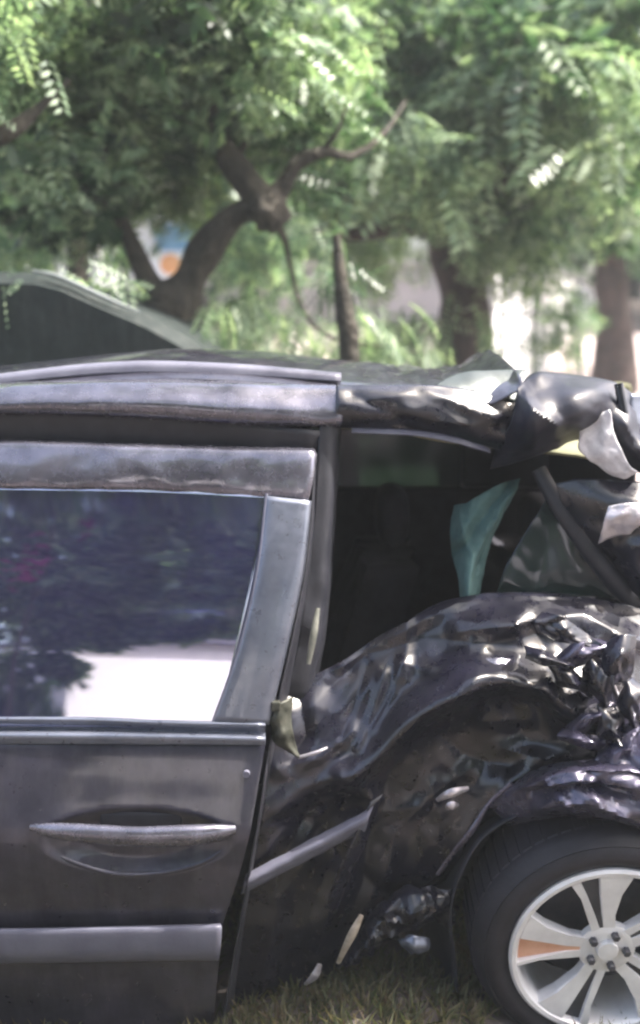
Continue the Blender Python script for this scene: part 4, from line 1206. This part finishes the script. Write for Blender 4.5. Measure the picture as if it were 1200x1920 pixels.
for k in range(5):
    A = 106 + 72 * k
    for sgn, o_out in ((1, 12.0), (-1, 27.0)):
        o_in = 7.5 if k == 1 else 5.0
        poly = [pol(.052, A + sgn * 3), pol(.10, A + sgn * 4.0), pol(.17, A + sgn * o_in), pol(RR - .018, A + sgn * o_in * 1.2),
                pol(RR - .016, A + sgn * (o_in + o_out) * .55), pol(RR - .018, A + sgn * o_out), pol(.17, A + sgn * o_out * .88), pol(.10, A + sgn * (10 + o_out * .48)), pol(.055, A + sgn * (20 + o_out * .5))]
        if sgn > 0:
            poly = poly[::-1]
        prism('spoke', poly, face, .035, M['alloy'], tyre)
    gw = 9.4 if k == 1 else 6.4
    poly = [pol(.06, A - 3.4), pol(RR - .02, A - gw), pol(RR - .02, A + gw), pol(.06, A + 3.4)]
    s = prism('spoke_groove', poly, lambda r: .012, .03, M['alloy_orange'] if k == 1 else M['alloy_dark'], tyre, .001)
    if k == 1:
        s['label'] = 'orange groove of the spoke pointing left'
    nx, nz_ = pol(.046, A + 36)
    V, Fc = [], []
    for lev, (rr, yy) in enumerate(((.0105, .03), (.0105, -.002), (.008, -.006))):
        for i in range(6):
            V.append(wv(nx + rr * math.cos(i * math.pi / 3), yy, nz_ + rr * math.sin(i * math.pi / 3)))
    Fc = [(l * 6 + i, l * 6 + (i + 1) % 6, (l + 1) * 6 + (i + 1) % 6, (l + 1) * 6 + i) for l in range(2) for i in range(6)] + [tuple(range(12, 18))]
    obj('lug_nut', V, Fc, M['alloy_dark'], tyre, False)
lathe('hub', [(.072, .03), (.070, .014), (.062, .010), (.028, .012), (.026, .018)], M['alloy'], tyre, 40)
lathe('centre_cap', [(.027, .02), (.027, .004), (.024, .001), (.0, -.001)], M['alloy'], tyre, 32)
# inner arch
loft('arch_liner', [[(860, 1860, YB + .16), (850, 1690, YB + .16), (930, 1550, YB + .16), (1140, 1500, YB + .14), (1330, 1560, YB + .14)], [(800, 1860, YB + .5), (800, 1640, YB + .5), (920, 1480, YB + .5), (1140, 1430, YB + .5), (1330, 1500, YB + .5)]], 30, 8, M['trim'], car, .01, 6, 2, th=.004)
box('chassis', (P(820, 1700, YB + .45).x, YB + .42, .22), (1.2, iy1, .5), M['trim'], car, .01)
for wx in (-2.0, 1.0 * WC.x):
    V, Fc = [], []
    prof_t = [(.1, .0), (.24, .0), (.30, 0), (.325, .03), (.325, .17), (.30, .2)]
    q = len(prof_t)
    yy0 = YB + 1.42 if wx > 0 else YB + .1
    for yo in ([yy0] if wx > 0 else [YB + .1, YB + 1.42]):
        V = [(wx + r * math.cos(2 * math.pi * i / 32), yo + y, .325 + r * math.sin(2 * math.pi * i / 32)) for i in range(32) for (r, y) in prof_t]
        Fc = [(i * q + j, i * q + j + 1, ((i + 1) % 32) * q + j + 1, ((i + 1) % 32) * q + j) for i in range(32) for j in range(q - 1)]
        obj('wheel', V, Fc, M['rubber'], car)
# front body outside the frame
loft('front_fender', [[(-2.3, YB + .25, .95), (-1.8, YB + .12, 1.0), (-1.3, YB + .10, 1.0), (-1.26, YB + .10, 1.0)], [(-2.35, YB + .2, .8), (-1.8, YB + .05, .82), (-1.3, YB + .06, .82), (-1.265, YB + .06, .82)], [(-2.35, YB + .25, .55), (-1.8, YB + .05, .70), (-1.4, YB + .08, .5), (-1.27, YB + .10, .25)]], 30, 16, M['paint'], car, pixel=False, th=.003)
loft('bonnet', [[(-2.35, YB + .25, .95), (-1.8, YB + .14, 1.02), (-1.2, YB + .2, 1.06)], [(-2.45, YB + .85, 1.0), (-1.8, YB + .85, 1.08), (-1.2, YB + .85, 1.14)], [(-2.35, YB + 1.4, .95), (-1.8, YB + 1.5, 1.02), (-1.2, YB + 1.45, 1.06)]], 20, 16, M['paint'], car, pixel=False, th=.003)
loft('windscreen', [[(-1.25, YB + .2, 1.06), (-1.25, YB + .85, 1.13), (-1.25, YB + 1.42, 1.06)], [(-.85, YB + .36, 1.56), (-.85, YB + .85, 1.62), (-.85, YB + 1.38, 1.56)]], 16, 12, M['glass'], car, pixel=False, th=.004)

# ------------------------------------------------------------------ grass and litter
n = 24000
gp = np.stack([RNG.uniform(-1.6, 1.8, n), RNG.uniform(1.2, 4.4, n), np.zeros(n)], -1)
keep = np.array([noise.noise(Vector((p[0] * 3.0, p[1] * 3.0, 2))) > -.28 for p in gp])
gp = gp[keep]
for p in gp:
    p[2] = ground_z(p[0], p[1])
blade = (np.array([(0, -.03, 0), (0, .03, 0), (.62, .018, .10), (.95, 0, .30), (.55, -.02, .08)]) * np.array([1, 2.2, 1]), None)
tuft_V, tuft_F = [], []
for k in range(4):
    a = k * 1.7
    b = len(tuft_V)
    for (x, y, z) in ((0, -.035, 0), (0, .035, 0), (.25, .02, .62), (.55, -.01, 1.0)):
        tuft_V.append((x * math.cos(a) - y * math.sin(a), x * math.sin(a) + y * math.cos(a), z * (1 - .12 * k)))
    tuft_F.append((b, b + 1, b + 2, b + 3))
gpar = bpy.data.objects.new('tmp', None)
COL.objects.link(gpar)
gs = leaf_mesh('grass', gp, .060, (np.array(tuft_V), tuft_F), M['grass'], gpar, 0.0, .25)
gs.parent = None
bpy.data.objects.remove(gpar)

# ------------------------------------------------------------------ hazy air
hv, hf = box_geo((-45, -45, -1.2), (45, 45, 16))
hm = bpy.data.materials.new('haze_air')
hm.use_nodes = True
ht = hm.node_tree
ht.nodes.clear()
pv_ = ht.nodes.new('ShaderNodeVolumePrincipled')
pv_.inputs['Color'].default_value = (0.80, 0.86, 0.90, 1)
pv_.inputs['Density'].default_value = 0.0042
ho = ht.nodes.new('ShaderNodeOutputMaterial')
ht.links.new(pv_.outputs[0], ho.inputs['Volume'])
hz = obj('haze', hv, hf, hm, None, False)
hz['kind'] = 'stuff'
